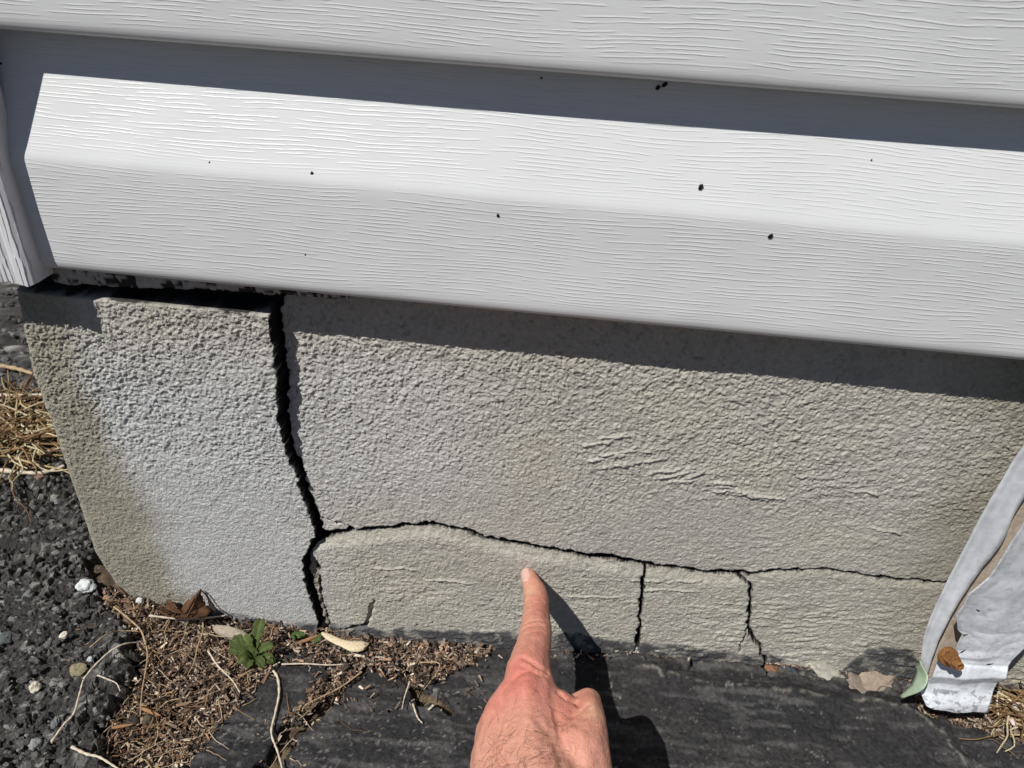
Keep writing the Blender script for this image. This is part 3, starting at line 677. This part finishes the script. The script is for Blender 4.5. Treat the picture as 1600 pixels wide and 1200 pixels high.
pebble(1290, 1048, 60, (200, 195, 180), 'white plaster crumb at the wall foot right of the slate pebble', dz=.004, flat=.25, asp=1.1, deep=.40, rough=.8, name='plaster_crumb', cat='plaster')
m = MB()
for u, v, a, b in [(1000, 1012, .0050, .0030), (1014, 1013, .0052, .0022), (1030, 1011, .0060, .0028), (1044, 1012, .0044, .0022), (990, 1014, .0024, .0026)]:
    vv, ff = stone(onwall(u, v, .0005), (a, .0026, b), int(u), ICO3, .8, (0, .04, 0)); m.add(vv, ff, lin(196, 194, 184))
tag(link('plaster_smear', m.mesh('plaster_smear'), m_stone), 'long white plaster smear on the wall foot at the thin crack', 'plaster')
pebble(1372, 1052, 70, (168, 152, 134), 'flat pinkish mortar piece lying by the wall near the green scrap', dz=.004, flat=.22, rough=.7, deep=.45, name='mortar_piece', cat='mortar')
pebble(1345, 1068, 60, (160, 146, 132), 'thin mortar flake in front of the pinkish mortar piece', dz=.004, flat=.14, rough=.7, deep=.5, name='mortar_piece', cat='mortar')
pebble(1395, 1068, 34, (84, 80, 78), 'dark round lump beside the green scrap', dz=.000, flat=.5, name='pebble')
pebble(1592, 1110, 22, (232, 226, 220), 'white broken shell bit at the right picture edge', dz=.006, flat=.5, rough=.5, name='shell_bit', cat='shell')
pebble(1583, 1128, 14, (236, 214, 208), 'pinkish white bit below the broken shell', dz=.006, flat=.5, rough=.5, name='shell_bit', cat='shell')
pebble(65, 745, 22, (140, 112, 98), 'reddish pebble on the asphalt under the dry grass tuft', dz=.004, flat=.5, rough=.35)
# loose gravel on the asphalt: more than anyone could count
gv_ = MB()
for k in range(1300):
    u = random.uniform(-40, 215); v_ = random.uniform(700, 1230) if random.random() < .6 else random.uniform(450, 700); p = on_ground(u, v_, .004)
    b_ = np.interp(p[1], ASP[oy, 1], ASP[oy, 0]) if p[1] < 0 else -.31
    if p[0] > b_-.003: continue
    s = random.choice((.0009, .0013, .0018, .0026))*(1 if v_ > 700 else 1.6); vv, ff = stone(p+np.array([0, 0, .001]), (s, s*random.uniform(.6, 1), s*.6), k, ICO1, .6)
    gv_.add(vv, ff, np.array([1, .97, .93])*random.choice((.05, .07, .09, .12, .06, .08, .2)))
tag(link('loose_gravel', gv_.mesh('loose_gravel'), m_stone, None, False), 'fine loose gravel scattered over the asphalt', 'gravel', kind='stuff')

# ------------------------------------------------------------------ leaves
def linpath(P, n):
    P = np.asarray(P, float); t = np.linspace(0, len(P)-1, n); return np.stack([np.interp(t, np.arange(len(P)), P[:, k]) for k in range(3)], -1)
def strip_mesh(name, A, B, nacross, fn=None, n=24, col=(.5, .5, .5), colfn=None, linear=False):
    """sheet between the 3-D polylines A and B; fn(s, t) offsets along its normal"""
    A, B = (linpath(A, n), linpath(B, n)) if linear else (smoothpath(A, n), smoothpath(B, n)); V = []; C = []
    for i in range(n):
        for j in range(nacross):
            t = j/(nacross-1); p = A[i]*(1-t)+B[i]*t
            if fn is not None: p = p+np.asarray(fn(i/(n-1), t))
            V.append(p); C.append(colfn(i/(n-1), t) if colfn else col)
    return npmesh(name, V, grid_faces(n, nacross).reshape(-1, 4), np.array(C))
def solid(ob, th):
    m = ob.modifiers.new('thickness', 'SOLIDIFY'); m.thickness = th; m.offset = 0; return ob
# brown lobed leaf leaning on the wall
def poly_leaf(name, outline, centre, mat_, col, bulge, parent=None, th=.0003, rnd=.0008):
    m = MB(); rings = 7; n = len(outline); V = [centre]; C = [np.array(col)*.9]
    for r_ in range(1, rings+1):
        for k in range(n):
            t = r_/rings; p = centre*(1-t)+outline[k]*t
            p = p+bulge*(1-t*t)+np.array([0, 1, 0])*rnd*math.sin(k*2.2+r_*1.7); V.append(p); C.append(np.array(col)*(.75+.5*random.random()*t))
    F = [[0, 1+k, 1+(k+1) % n] for k in range(n)]
    for r_ in range(1, rings):
        a = 1+(r_-1)*n; b = 1+r_*n
        for k in range(n):
            k2 = (k+1) % n; F += [[a+k, b+k, b+k2], [a+k, b+k2, a+k2]]
    m.add(V, np.array(F), np.array(C)); ob = link(name, m.mesh(name), mat_, parent); solid(ob, th); return ob
bl = empty('brown_leaf', on_ground(285, 962, .004), 'dry brown pointed leaf leaning against the wall foot', 'leaf')
def dens(pts, k=4):
    out = []
    for a, b in zip(pts, pts[1:]+pts[:1]):
        for t in range(k): out.append((a[0]*(1-t/k)+b[0]*t/k, a[1]*(1-t/k)+b[1]*t/k, a[2]*(1-t/k)+b[2]*t/k))
    return [onwall(*q) for q in out]
poly_leaf('blade', dens([(312,921,-.006),(302,932,-.010),(288,943,-.012),(283,952,-.014),(270,940,-.010),(261,936,-.006),(259,950,-.010),(246,955,-.014),(262,963,-.02),(290,966,-.022),(322,964,-.020),(330,955,-.012),(322,945,-.008),(317,935,-.007)]), onwall(294, 955, -.016), m_leaf, (.105, .052, .026), np.array([0, -.004, .001]), bl)
m = MB(); v, f = tube(smoothpath([onwall(*q) for q in [(312,922,-.0065),(302,945,-.014),(292,963,-.024)]], 10), .0003, 5); m.add(v, f, (.22, .11, .05)); link('midrib', m.mesh('midrib'), m_leaf, bl)
m = MB(); v, f = tube(smoothpath([onwall(*q) for q in [(313,921,-.006),(322,930,-.006),(330,946,-.007),(336,955,-.012)]], 10), .0005, 5); m.add(v, f, (.06, .03, .02)); link('stalk', m.mesh('stalk'), m_leaf, bl)
# second curled brown leaf scrap
# green weed
weed = empty('green_weed', on_ground(398, 1035, 0), 'small green rosette weed growing from the litter', 'weed')
wc = on_ground(398, 1032, .003)
for tip, wd, h in [((409,968),22,.026),((362,1000),26,.014),((358,1015),26,.010),((380,995),22,.018),((372,1035),22,.007),((386,1045),20,.005),((428,1010),18,.018),((430,1036),20,.008),((414,1046),18,.006),((404,1020),18,.012)]:
    tp = on_ground(*tip, h); d = tp-wc; L_ = np.linalg.norm(d); side = np.cross(d, [0, -.6, .8]); side /= np.linalg.norm(side)+1e-9; hw = wd*.39*depth(tp)/FPX
    n = 12; A = []; B = []
    for i in range(n):
        t = i/(n-1); wdt = hw*(.12+.95*math.sin(math.pi*min(1, t*.93)**1.5)**.8)*(1+.16*math.sin(t*26)); c = wc+d*t+np.array([0, 0, .004*math.sin(math.pi*t)])
        A.append(c-side*wdt); B.append(c+side*wdt)
    col = np.array(lin(74, 86, 44))*random.uniform(.6, 1.1)
    me = strip_mesh('leaf', A, B, 7, lambda s, t: (0, 0, .0018*abs(t-.5)*2-.0003*math.cos(t*40)), 20, colfn=lambda s, t: col*(1.35 if abs(t-.5) < .09 else 1)*(1 if s > .12 else 1.2))
    solid(link('leaf', me, m_leaf, weed), .0004)
def simple_leaf(u, v, px, ang, col, label, name='green_leaf', z=.006, ratio=.45, cat='leaf', parent=None):
    c = on_ground(u, v, z); c[1] = min(c[1], -.006); L_ = px*depth(c)/FPX/2; d = np.array([math.cos(ang), math.sin(ang), .15]); s = np.array([-math.sin(ang), math.cos(ang), .25]); n = 12; A = []; B = []
    for i in range(n):
        t = i/(n-1); wdt = L_*ratio*math.sin(math.pi*(.04+.92*t)); q = c+d*L_*(2*t-1); A.append(q-s*wdt); B.append(q+s*wdt)
    ob = link(name, strip_mesh(name, A, B, 5, lambda a, b: (0, 0, .001*abs(b-.5)), 16, col=np.array(col)), m_leaf); solid(ob, .0004); tag(ob, label, cat)
simple_leaf(464, 993, 28, .1, np.array(lin(56, 78, 32)), 'small green leaf lying right of the weed at the wall foot')
simple_leaf(497, 998, 20, 1.3, np.array(lin(74, 92, 50)), 'narrow green leaf tip left of the pale chip')
# pale elongated wood chip
pc = MB(); P = smoothpath([on_ground(503, 990, .008), on_ground(522, 999, .009), on_ground(545, 1007, .009), on_ground(560, 1010, .008), on_ground(575, 1008, .006)], 16)
v, f = tube(P, np.interp(np.linspace(0, 1, 16), [0, .1, .4, .6, .85, 1], [.0008, .0024, .0030, .0046, .0044, .001]), 10); v[:, 2] = P[:, 2].mean()+(v[:, 2]-P[:, 2].mean())*.35; pc.add(v, f, lin(205, 190, 160))
tag(link('pale_chip', pc.mesh('pale_chip'), m_chip), 'pale cream winged seed shaped chip right of the weed', 'chip')
for u, v_, L_, a, lab in [(480, 1000, 40, .6, 'grey split twig between the weed and the pale chip'), (598, 1052, 18, -.9, 'small tan bark sliver on the tar'), (235, 1112, 40, -.25, 'reddish brown bark sliver beside the mossy clod'), (190, 1135, 34, .3, 'tan bark sliver at the lower edge of the hollow')]:
    c = on_ground(u, v_, .006); r = L_*depth(c)/FPX/2; d = np.array([math.cos(a), math.sin(a), .05]); n = 8
    v, f = tube(c+d*np.linspace(-r, r, n)[:, None], r*.16*np.array([.3, .8, 1, .9, 1, .8, .6, .2]), 6); m = MB(); m.add(v, f, np.array(lin(168, 128, 92))*.8); tag(link('bark_sliver', m.mesh('bark_sliver'), m_chip), lab, 'bark')

# ------------------------------------------------------------------ bent metal at the right end
met = empty('metal_flashing', onwall(1500, 1100, -.02), 'bent white aluminium flashing with a rusty bolt at the right end of the wall', 'flashing')
def pw(pts, y): return [onwall(p[0], p[1], y if len(p) < 3 else p[2]) for p in pts]
def weath(c, s, t, k, amt=.25):
    n = mnoise.noise(Vector((s*9, t*5, k)))*.5+mnoise.noise(Vector((s*30, t*16, k)))*.3
    return np.array(c)*(1+amt*n)
WH = np.array((.64, .66, .69))
# outer flange
me = strip_mesh('flange', pw([(1760,455,-.010),(1690,560,-.010),(1600,690,-.010),(1545,780,-.010),(1500,865,-.010),(1465,935,-.012),(1445,985,-.014),(1438,1030,-.016)], 0),
    pw([(1790,520,-.014),(1720,625,-.014),(1600,778,-.014),(1565,848,-.014),(1525,900,-.014),(1490,955,-.016),(1463,1010,-.018),(1447,1062,-.018)], 0), 7, lambda s, t: (0, -.0012*max(0, 1-t/.12)+.0006*mnoise.noise(Vector((s*20, t, 4))), 0), 60, colfn=lambda s, t: weath(WH*.97, s, t, 1, .3))
solid(link('flange', me, m_alu, met), .0008)
# board in the channel
me = strip_mesh('backing_board', pw([(1790,500),(1600,770),(1560,840),(1520,895),(1485,950),(1460,1010),(1444,1060)], -.0085), pw([(1830,560),(1640,800),(1580,880),(1540,930),(1530,985),(1515,1040),(1500,1062)], -.0085), 8, None, 50, colfn=lambda s, t: weath(lin(176, 162, 146), s, t*2, 3, .35))
solid(link('backing_board', me, m_board, met), .003)
# torn sheet
def sheet_off(s, t):
    return (0, -.0032*max(0, 1-abs(s-.80+.03*t)/.045)-.0010*math.sin(s*9+t*3)*(1-s)-.0015*max(0, 1-abs(t-.45)/.3)+.0012*math.exp(-((s-.86)/.04)**2)-.0006*abs(mnoise.noise(Vector((s*12, t*4, 2))))-.0020*max(0, 1-abs(s-.70+.05*t)/.03)*(1-t), 0)
def sheet_col(s, t):
    n = mnoise.noise(Vector((s*60, t*22, 5)))+.5*mnoise.noise(Vector((s*130, t*50, 6)))
    c = WH*(1+.35*sstep(.80, .90, np.array(s)))*(1+.12*n)
    if s > .86 and mnoise.noise(Vector((s*26, t*7, 5)))+.45*n > .22: c = c*.50
    if mnoise.noise(Vector((s*90, t*9, 8))) > .42 or (t < .05 and n > 0): c = c*.78
    if s > .965 and t < .6 and n > -.2: c = c*.62
    return c
me = strip_mesh('torn_sheet', pw([(1850,480,-.022),(1700,680,-.022),(1600,812,-.022),(1572,856,-.022),(1545,900,-.022),(1512,928,-.023),(1505,946,-.023),(1494,962,-.023),(1497,985,-.023),(1504,992,-.023),(1497,1004,-.023),(1490,1020,-.022),(1466,1030,-.022),(1450,1055,-.023),(1438,1082,-.026),(1447,1102,-.029),(1458,1108,-.030)], 0),
    pw([(2050,560,-.020),(1900,760,-.020),(1780,840,-.020),(1740,880,-.020),(1700,910,-.020),(1670,940,-.020),(1650,960,-.021),(1632,976,-.022),(1618,990,-.022),(1607,1004,-.023),(1598,1014,-.024),(1580,1032,-.026),(1572,1046,-.028),(1560,1066,-.029),(1552,1085,-.030),(1546,1100,-.031),(1541,1113,-.031)], 0), 60, sheet_off, 240, colfn=sheet_col, linear=True)
# jagged left tear
solid(link('torn_sheet', me, m_alu, met), .0007)
sbv = BVHTree.FromPolygons([tuple(v.co) for v in me.vertices], [tuple(p.vertices) for p in me.polygons])
for u, v_, L_, a in [(1528,953,7,-.5),(1504,1017,12,.5),(1546,1037,12,.15),(1508,991,8,.2)]:
    P = []
    for q in np.linspace(-.5, .5, 6):
        dv = ray(u+q*L_*math.cos(a), v_-q*L_*math.sin(a)); h = sbv.ray_cast(Vector(CAM), Vector(dv/np.linalg.norm(dv)), 2.0)
        if h[0] is not None: P.append(np.array(h[0])+np.array([0, -.0004, 0]))
    if len(P) < 4: continue
    v, f = tube(np.array(P), .0005*np.interp(np.linspace(0, 1, len(P)), [0, .4, 1], [.3, 1, .2]), 5); mb = MB(); mb.add(v, f, (.03, .03, .035)); link('tear_slit', mb.mesh('tear_slit'), m_metal, met)
# rusty bolt: washer, hex head, shank end
bc = onwall(1484, 1028, -.030)
bdv = np.array([-.47, -.58, .66])+.8*(AX*.75-AY*.66); bdv /= np.linalg.norm(bdv); sx_ = np.cross(bdv, [0, 0, 1]); sx_ /= np.linalg.norm(sx_); sy_ = np.cross(bdv, sx_)
def lathe(segs, sides, name, col, mt=m_rust, ph=0.):
    V = []; C = []
    for i, (h, r) in enumerate(segs):
        for k in range(sides):
            th = 2*math.pi*k/sides+ph; rj = r*(1+.02*mnoise.noise(Vector((k*1.1, i*.7, 3)))); V.append(bc+bdv*h+rj*(math.cos(th)*sx_+math.sin(th)*sy_)); C.append(np.array(col)*(1+.25*mnoise.noise(Vector((k*.9, i*1.3, 9)))))
    n = len(segs); F = [[i*sides+k, i*sides+(k+1) % sides, (i+1)*sides+(k+1) % sides, (i+1)*sides+k] for i in range(n-1) for k in range(sides)]
    m = MB(); m.add(V, np.array(F), np.array(C)); link(name, m.mesh(name), mt, met, False)
RU = lin(132, 92, 54)
lathe([(-.003, .0001), (-.003, .0058), (-.0004, .0060), (.0002, .0056), (.0003, .0001)], 20, 'washer', RU)
lathe([(.0002, .0001), (.0002, .0043), (.0046, .0043), (.0050, .0038), (.0050, .0001)], 6, 'bolt_head', np.array(RU)*.85)
lathe([(.0048, .0001), (.0048, .0026), (.0086, .0026), (.0089, .0023), (.0088, .0016), (.0066, .0015), (.0066, .0001)], 14, 'bolt_end', np.array(RU)*1.05)
# pale green curled scrap
scrap = [onwall(*q) for q in [(1408,1086,-.030),(1424,1070,-.028),(1432,1050,-.022),(1430,1040,-.018)]]
scr2 = [onwall(*q) for q in [(1406,1087,-.030),(1440,1078,-.034),(1450,1058,-.030),(1437,1030,-.020)]]
me = strip_mesh('green_scrap', scrap, scr2, 8, lambda s, t: (0, -.0025*math.sin(math.pi*t), .001*math.sin(math.pi*t)), 24, col=np.array(lin(158, 176, 152)))
tag(solid(link('green_scrap', me, m_alu), .0009), 'curled pale green metal scrap at the foot of the flashing', 'scrap')
# ragged stucco bit on the right, above the flange
# ------------------------------------------------------------------ hand
person = empty('person', onwall(822, 1200, -.15), "person's bare left hand pointing its index finger at the cracked wall", 'person')
balls = []
def px3(u, v, z): return onz(u, v, z+.013*float(sstep(925, 1060, np.array(float(v)))))
def circ(uL, uR, v, z):
    c = px3((uL+uR)/2, v, z); return c, (uR-uL)/2*depth(c)/FPX
def chain(pts, ell=None):
    for (a, ra), (b, rb) in zip(pts[:-1], pts[1:]):
        L_ = np.linalg.norm(b-a); n = max(2, int(L_/(min(ra, rb)*.22)))
        for i in range(n+1):
            t = i/n; balls.append((a*(1-t)+b*t, ra*(1-t)+rb*t))
tipz = .0665
idx = [circ(813,837,897,.0668), circ(815,846,911,.0670), circ(817,855,925,.0680), circ(818,859,939,.0690), circ(815,860,962,.0700), circ(810,864,990,.0712), circ(805,863,1010,.0716), circ(797,861,1030,.0722), circ(788,862,1052,.0728)]
chain(idx)
iM = circ(782, 872, 1082, .0700); chain([idx[-1], iM])
mM = circ(754, 826, 1118, .0640); rM = (px3(778, 1150, .050), .0125); pM = (px3(782, 1178, .036), .0115)
wr_i = (px3(850, 1265, .078), .0200); wr_m = (px3(800, 1280, .068), .0205); wr_c = (px3(880, 1270, .070), .020)
chain([iM, (px3(830, 1150, .071), .0165), wr_i]); chain([mM, (px3(786, 1190, .064), .0165), wr_m]); chain([rM, (px3(790, 1220, .050), .016), wr_m]); chain([pM, (px3(800, 1240, .045), .014), wr_m])
chain([iM, mM]); chain([mM, rM]); chain([rM, pM])
chain([(px3(850, 1120, .066), .0160), (px3(880, 1160, .066), .0175), wr_c])
# curled fingers beneath
chain([mM, (px3(822, 1086, .046), .0100), (px3(845, 1100, .030), .0090), (px3(850, 1140, .026), .0085), (px3(845, 1170, .034), .009)])
chain([rM, (px3(820, 1118, .030), .0095), (px3(842, 1130, .017), .0085), (px3(845, 1168, .018), .0085)])
chain([pM, (px3(822, 1152, .020), .0085), (px3(840, 1165, .012), .0075), (px3(845, 1195, .014), .0078)])
# thumb folded in along the side
tM = (px3(905, 1180, .077), .0150); tI = circ(898, 941, 1096, .0680)
chain([wr_c, (px3(908, 1225, .070), .0165), tM, circ(894, 950, 1135, .0790), tI]); chain([tI, (px3(900, 1108, .062), .0078), (px3(870, 1122, .050), .0075)])
chain([(px3(868, 1118, .068), .0130), (px3(895, 1150, .069), .0130)])
# wrist and forearm
wA = px3(835, 1330, .070); fa = [(wA, .0270), (wA+np.array([0, -.05, .002]), .0290), (wA+np.array([-.004, -.13, .006]), .0360), (wA+np.array([-.012, -.24, .012]), .0430)]
chain([((wr_i[0]+wr_m[0]+wr_c[0])/3, .0240), fa[0]]); chain([wr_m, fa[0]]); chain([wr_c, fa[0]]); chain(fa)
hm = MB()
for c, r in balls: hm.add(ICO2[0]*r+c, ICO2[1], (1, 1, 1))
tmp = bpy.data.objects.new('hand_tmp', hm.mesh('hand_tmp')); COL.objects.link(tmp)
rm = tmp.modifiers.new('r', 'REMESH'); rm.mode = 'VOXEL'; rm.voxel_size = .00105; rm.use_smooth_shade = True
smo = tmp.modifiers.new('s', 'SMOOTH'); smo.factor = .6; smo.iterations = 9
dg = bpy.context.evaluated_depsgraph_get(); me = bpy.data.meshes.new_from_object(tmp.evaluated_get(dg)); bpy.data.objects.remove(tmp)
for a in list(me.attributes):
    if a.name == 'tint': me.attributes.remove(a)
nv = len(me.vertices); co = np.zeros(nv*3); me.vertices.foreach_get('co', co); co = co.reshape(-1, 3)
no_ = np.zeros(nv*3); me.vertices.foreach_get('normal', no_); no_ = no_.reshape(-1, 3)
d_ = (co-CAM)@np.stack([AX, AY, AZ]).T; U_ = 800+FPX*d_[:, 0]/d_[:, 2]; Vv = 600-FPX*d_[:, 1]/d_[:, 2]
top = sstep(.0, .5, no_[:, 2]*.9-no_[:, 1]*.3)
disp = np.zeros(nv)
def crease(P3, wdt, dep):
    """fold: groove along a 3-D polyline on the skin"""
    global disp
    P3 = np.asarray(P3); dmin = np.full(nv, 9.)
    for a, b in zip(P3[:-1], P3[1:]):
        e = b-a; t = np.clip(((co-a)@e)/(e@e), 0, 1); dmin = np.minimum(dmin, np.linalg.norm(co-a-t[:, None]*e, axis=1))
    disp -= dep*np.exp(-(dmin/wdt)**2)
bv = BVHTree.FromPolygons([tuple(c) for c in co], [tuple(p.vertices) for p in me.polygons])
def onskin(u, v):
    d = ray(u, v); d = d/np.linalg.norm(d); h = bv.ray_cast(Vector(CAM), Vector(d), 2.0)
    return (np.array(h[0]), np.array(h[1])) if h[0] is not None else (None, None)
def skinline(pts): return [q for q in (onskin(*p)[0] for p in pts) if q is not None]
for pts, wd, dp in [([(818,1027),(830,1034),(842,1042),(856,1051)], .0009, .0009), ([(800,1062),(815,1052),(835,1049),(852,1054)], .0012, .0007), ([(812,1040),(828,1046),(845,1056)], .0008, .0006), ([(820,975),(832,970),(846,969)], .0007, .0004), ([(815,984),(830,978),(848,977)], .0008, .0005), ([(818,992),(834,987),(850,988)], .0007, .0004), ([(822,938),(834,936),(846,937)], .0006, .0003), ([(822,943),(836,941),(850,942)], .0006, .00025), ([(874,1082),(886,1092),(900,1096),(905,1102)], .0014, .0010), ([(893,1120),(905,1112),(916,1102)], .0016, .0007), ([(900,1130),(912,1122),(922,1108)], .0014, .0005)]:
    L_ = skinline(pts)
    if len(L_) > 1: crease(L_, wd*1.1, dp*1.7)
for pts, wd, dp in [([(822,1075),(828,1120),(838,1180),(845,1240)], .0030, -.0008), ([(785,1115),(792,1160),(805,1230)], .0030, -.0006), ([(835,1120),(860,1150),(880,1200)], .0022, .0007), ([(822,1062),(815,1075)], .006, -.0010), ([(772,1098),(766,1112)], .0050, -.0018), ([(800,1120),(780,1150),(772,1190)], .0012, -.0005), ([(860,1110),(868,1150),(850,1200)], .0013, -.0005), ([(920,1088),(925,1100)], .004, -.0008)]:
    L_ = skinline(pts)
    if len(L_) > 1: crease(L_, wd, dp)
f3 = np.array([mnoise.noise(Vector(c*220)) for c in co]); f4 = np.array([mnoise.noise(Vector(c*900)) for c in co]); disp += .00030*f3+.00005*f4
co2 = co+no_*disp[:, None]; me.vertices.foreach_set('co', co2.ravel().astype(np.float32))
skin = np.broadcast_to(np.array(lin(208, 148, 127)), (nv, 3)).copy(); red = np.array(lin(196, 110, 98)); yel = np.array(lin(216, 170, 138))
def blobm(u, v, r): 
    q = onskin(u, v)[0]
    return np.zeros(nv) if q is None else np.exp(-(np.linalg.norm(co-q, axis=1)/r)**2)
def mixs(m, c):
    global skin
    skin = skin*(1-m[:, None])+c*m[:, None]
for u, v, r, a in [(848,930,.009,.55),(852,955,.008,.5),(812,1045,.010,.7),(800,1070,.012,.5),(845,1020,.009,.35),(760,1110,.010,.45),(830,1075,.010,.4),(890,1110,.013,.55),(905,1160,.018,.2),(838,985,.009,.3)]: mixs(blobm(u, v, r)*a, red)
for u, v, r, a in [(828,925,.006,.8),(926,1108,.008,.7),(820,915,.005,.4),(850,1170,.02,.1)]: mixs(blobm(u, v, r)*a, yel)
mixs(np.clip(f3, 0, 1)*.3, red); mixs(sstep(1090, 1230, Vv)*.25, np.array(lin(206, 160, 138)))
setcol(me, skin*.92)
t_ = m_skin.node_tree; vo = t_.nodes.new('ShaderNodeTexVoronoi'); vo.feature = 'DISTANCE_TO_EDGE'; vo.inputs['Scale'].default_value = 620
tc_ = t_.nodes.new('ShaderNodeTexCoord'); t_.links.new(tc_.outputs['Object'], vo.inputs['Vector']); bq = t_.nodes.new('ShaderNodeBump'); bq.inputs['Distance'].default_value = .0005
mq = math_node(t_, 'MINIMUM', vo.outputs['Distance'], .16); t_.links.new(mq, bq.inputs['Height']); pb = t_.nodes['Principled BSDF']
t_.links.new(pb.inputs['Normal'].links[0].from_socket, bq.inputs['Normal']); t_.links.new(bq.outputs[0], pb.inputs['Normal'])
body = link('body', me, m_skin, person)
# nail on the upper left of the fingertip
bv2 = BVHTree.FromPolygons([tuple(c) for c in co2], [tuple(p.vertices) for p in me.polygons])
NV = []; nu, nn = 9, 11
for i in range(nn):
    for j in range(nu):
        s = i/(nn-1); t = j/(nu-1)
        wd = 8.0*math.sqrt(max(0, 1-(2*s-1)**6))
        u = 819.5+(s-.5)*(-4)+(t-.5)*2*wd; v = 886+s*26+(abs(t-.5)*2)**2*(-2 if s > .5 else 3)
        h = bv2.ray_cast(Vector(CAM), Vector(ray(u, v)).normalized(), 2.0)
        if h[0] is None: h = bv2.find_nearest(Vector(CAM+ray(u, v)*(depth(idx[0][0])/FPX)))
        nrm = np.array(h[1]); NV.append(np.array(h[0])+nrm*(.00035 if 0 < j < nu-1 and i < nn-1 else -.0001))
ob = link('fingernail', npmesh('fingernail', NV, grid_faces(nn, nu).reshape(-1, 4)), m_nail, person)
# sparse dark hairs on the back of the hand
hb = MB()
for k in range(240):
    u = random.gauss(790, 45); v = 1235-abs(random.gauss(0, 55))
    if random.random() < .15: u, v = random.uniform(820, 900), random.uniform(1120, 1200)
    if u < 735 or u > 935: continue
    h = bv2.ray_cast(Vector(CAM), Vector(ray(u, v)).normalized(), 2.0)
    if h[0] is None: continue
    p = np.array(h[0]); nrm = np.array(h[1]); d = np.array([random.gauss(.5, .5), random.gauss(.2, .5), 0]); d -= nrm*(d@nrm); d /= np.linalg.norm(d)+1e-9; L_ = random.uniform(.003, .0075); cv = np.cross(nrm, d)*random.gauss(0, .35)
    P = [p-nrm*.0001+d*L_*t+cv*L_*t*t+nrm*(.0011*math.sin(math.pi*min(1, t*.8))) for t in (0, .25, .5, .75, 1)]
    v_, f_ = tube(P, np.array([.000055, .00005, .000045, .00004, .00002]), 3); hb.add(v_, f_, (.05, .03, .02))
ob = link('hair', hb.mesh('hair'), m_hair, person); ob['kind'] = 'stuff'
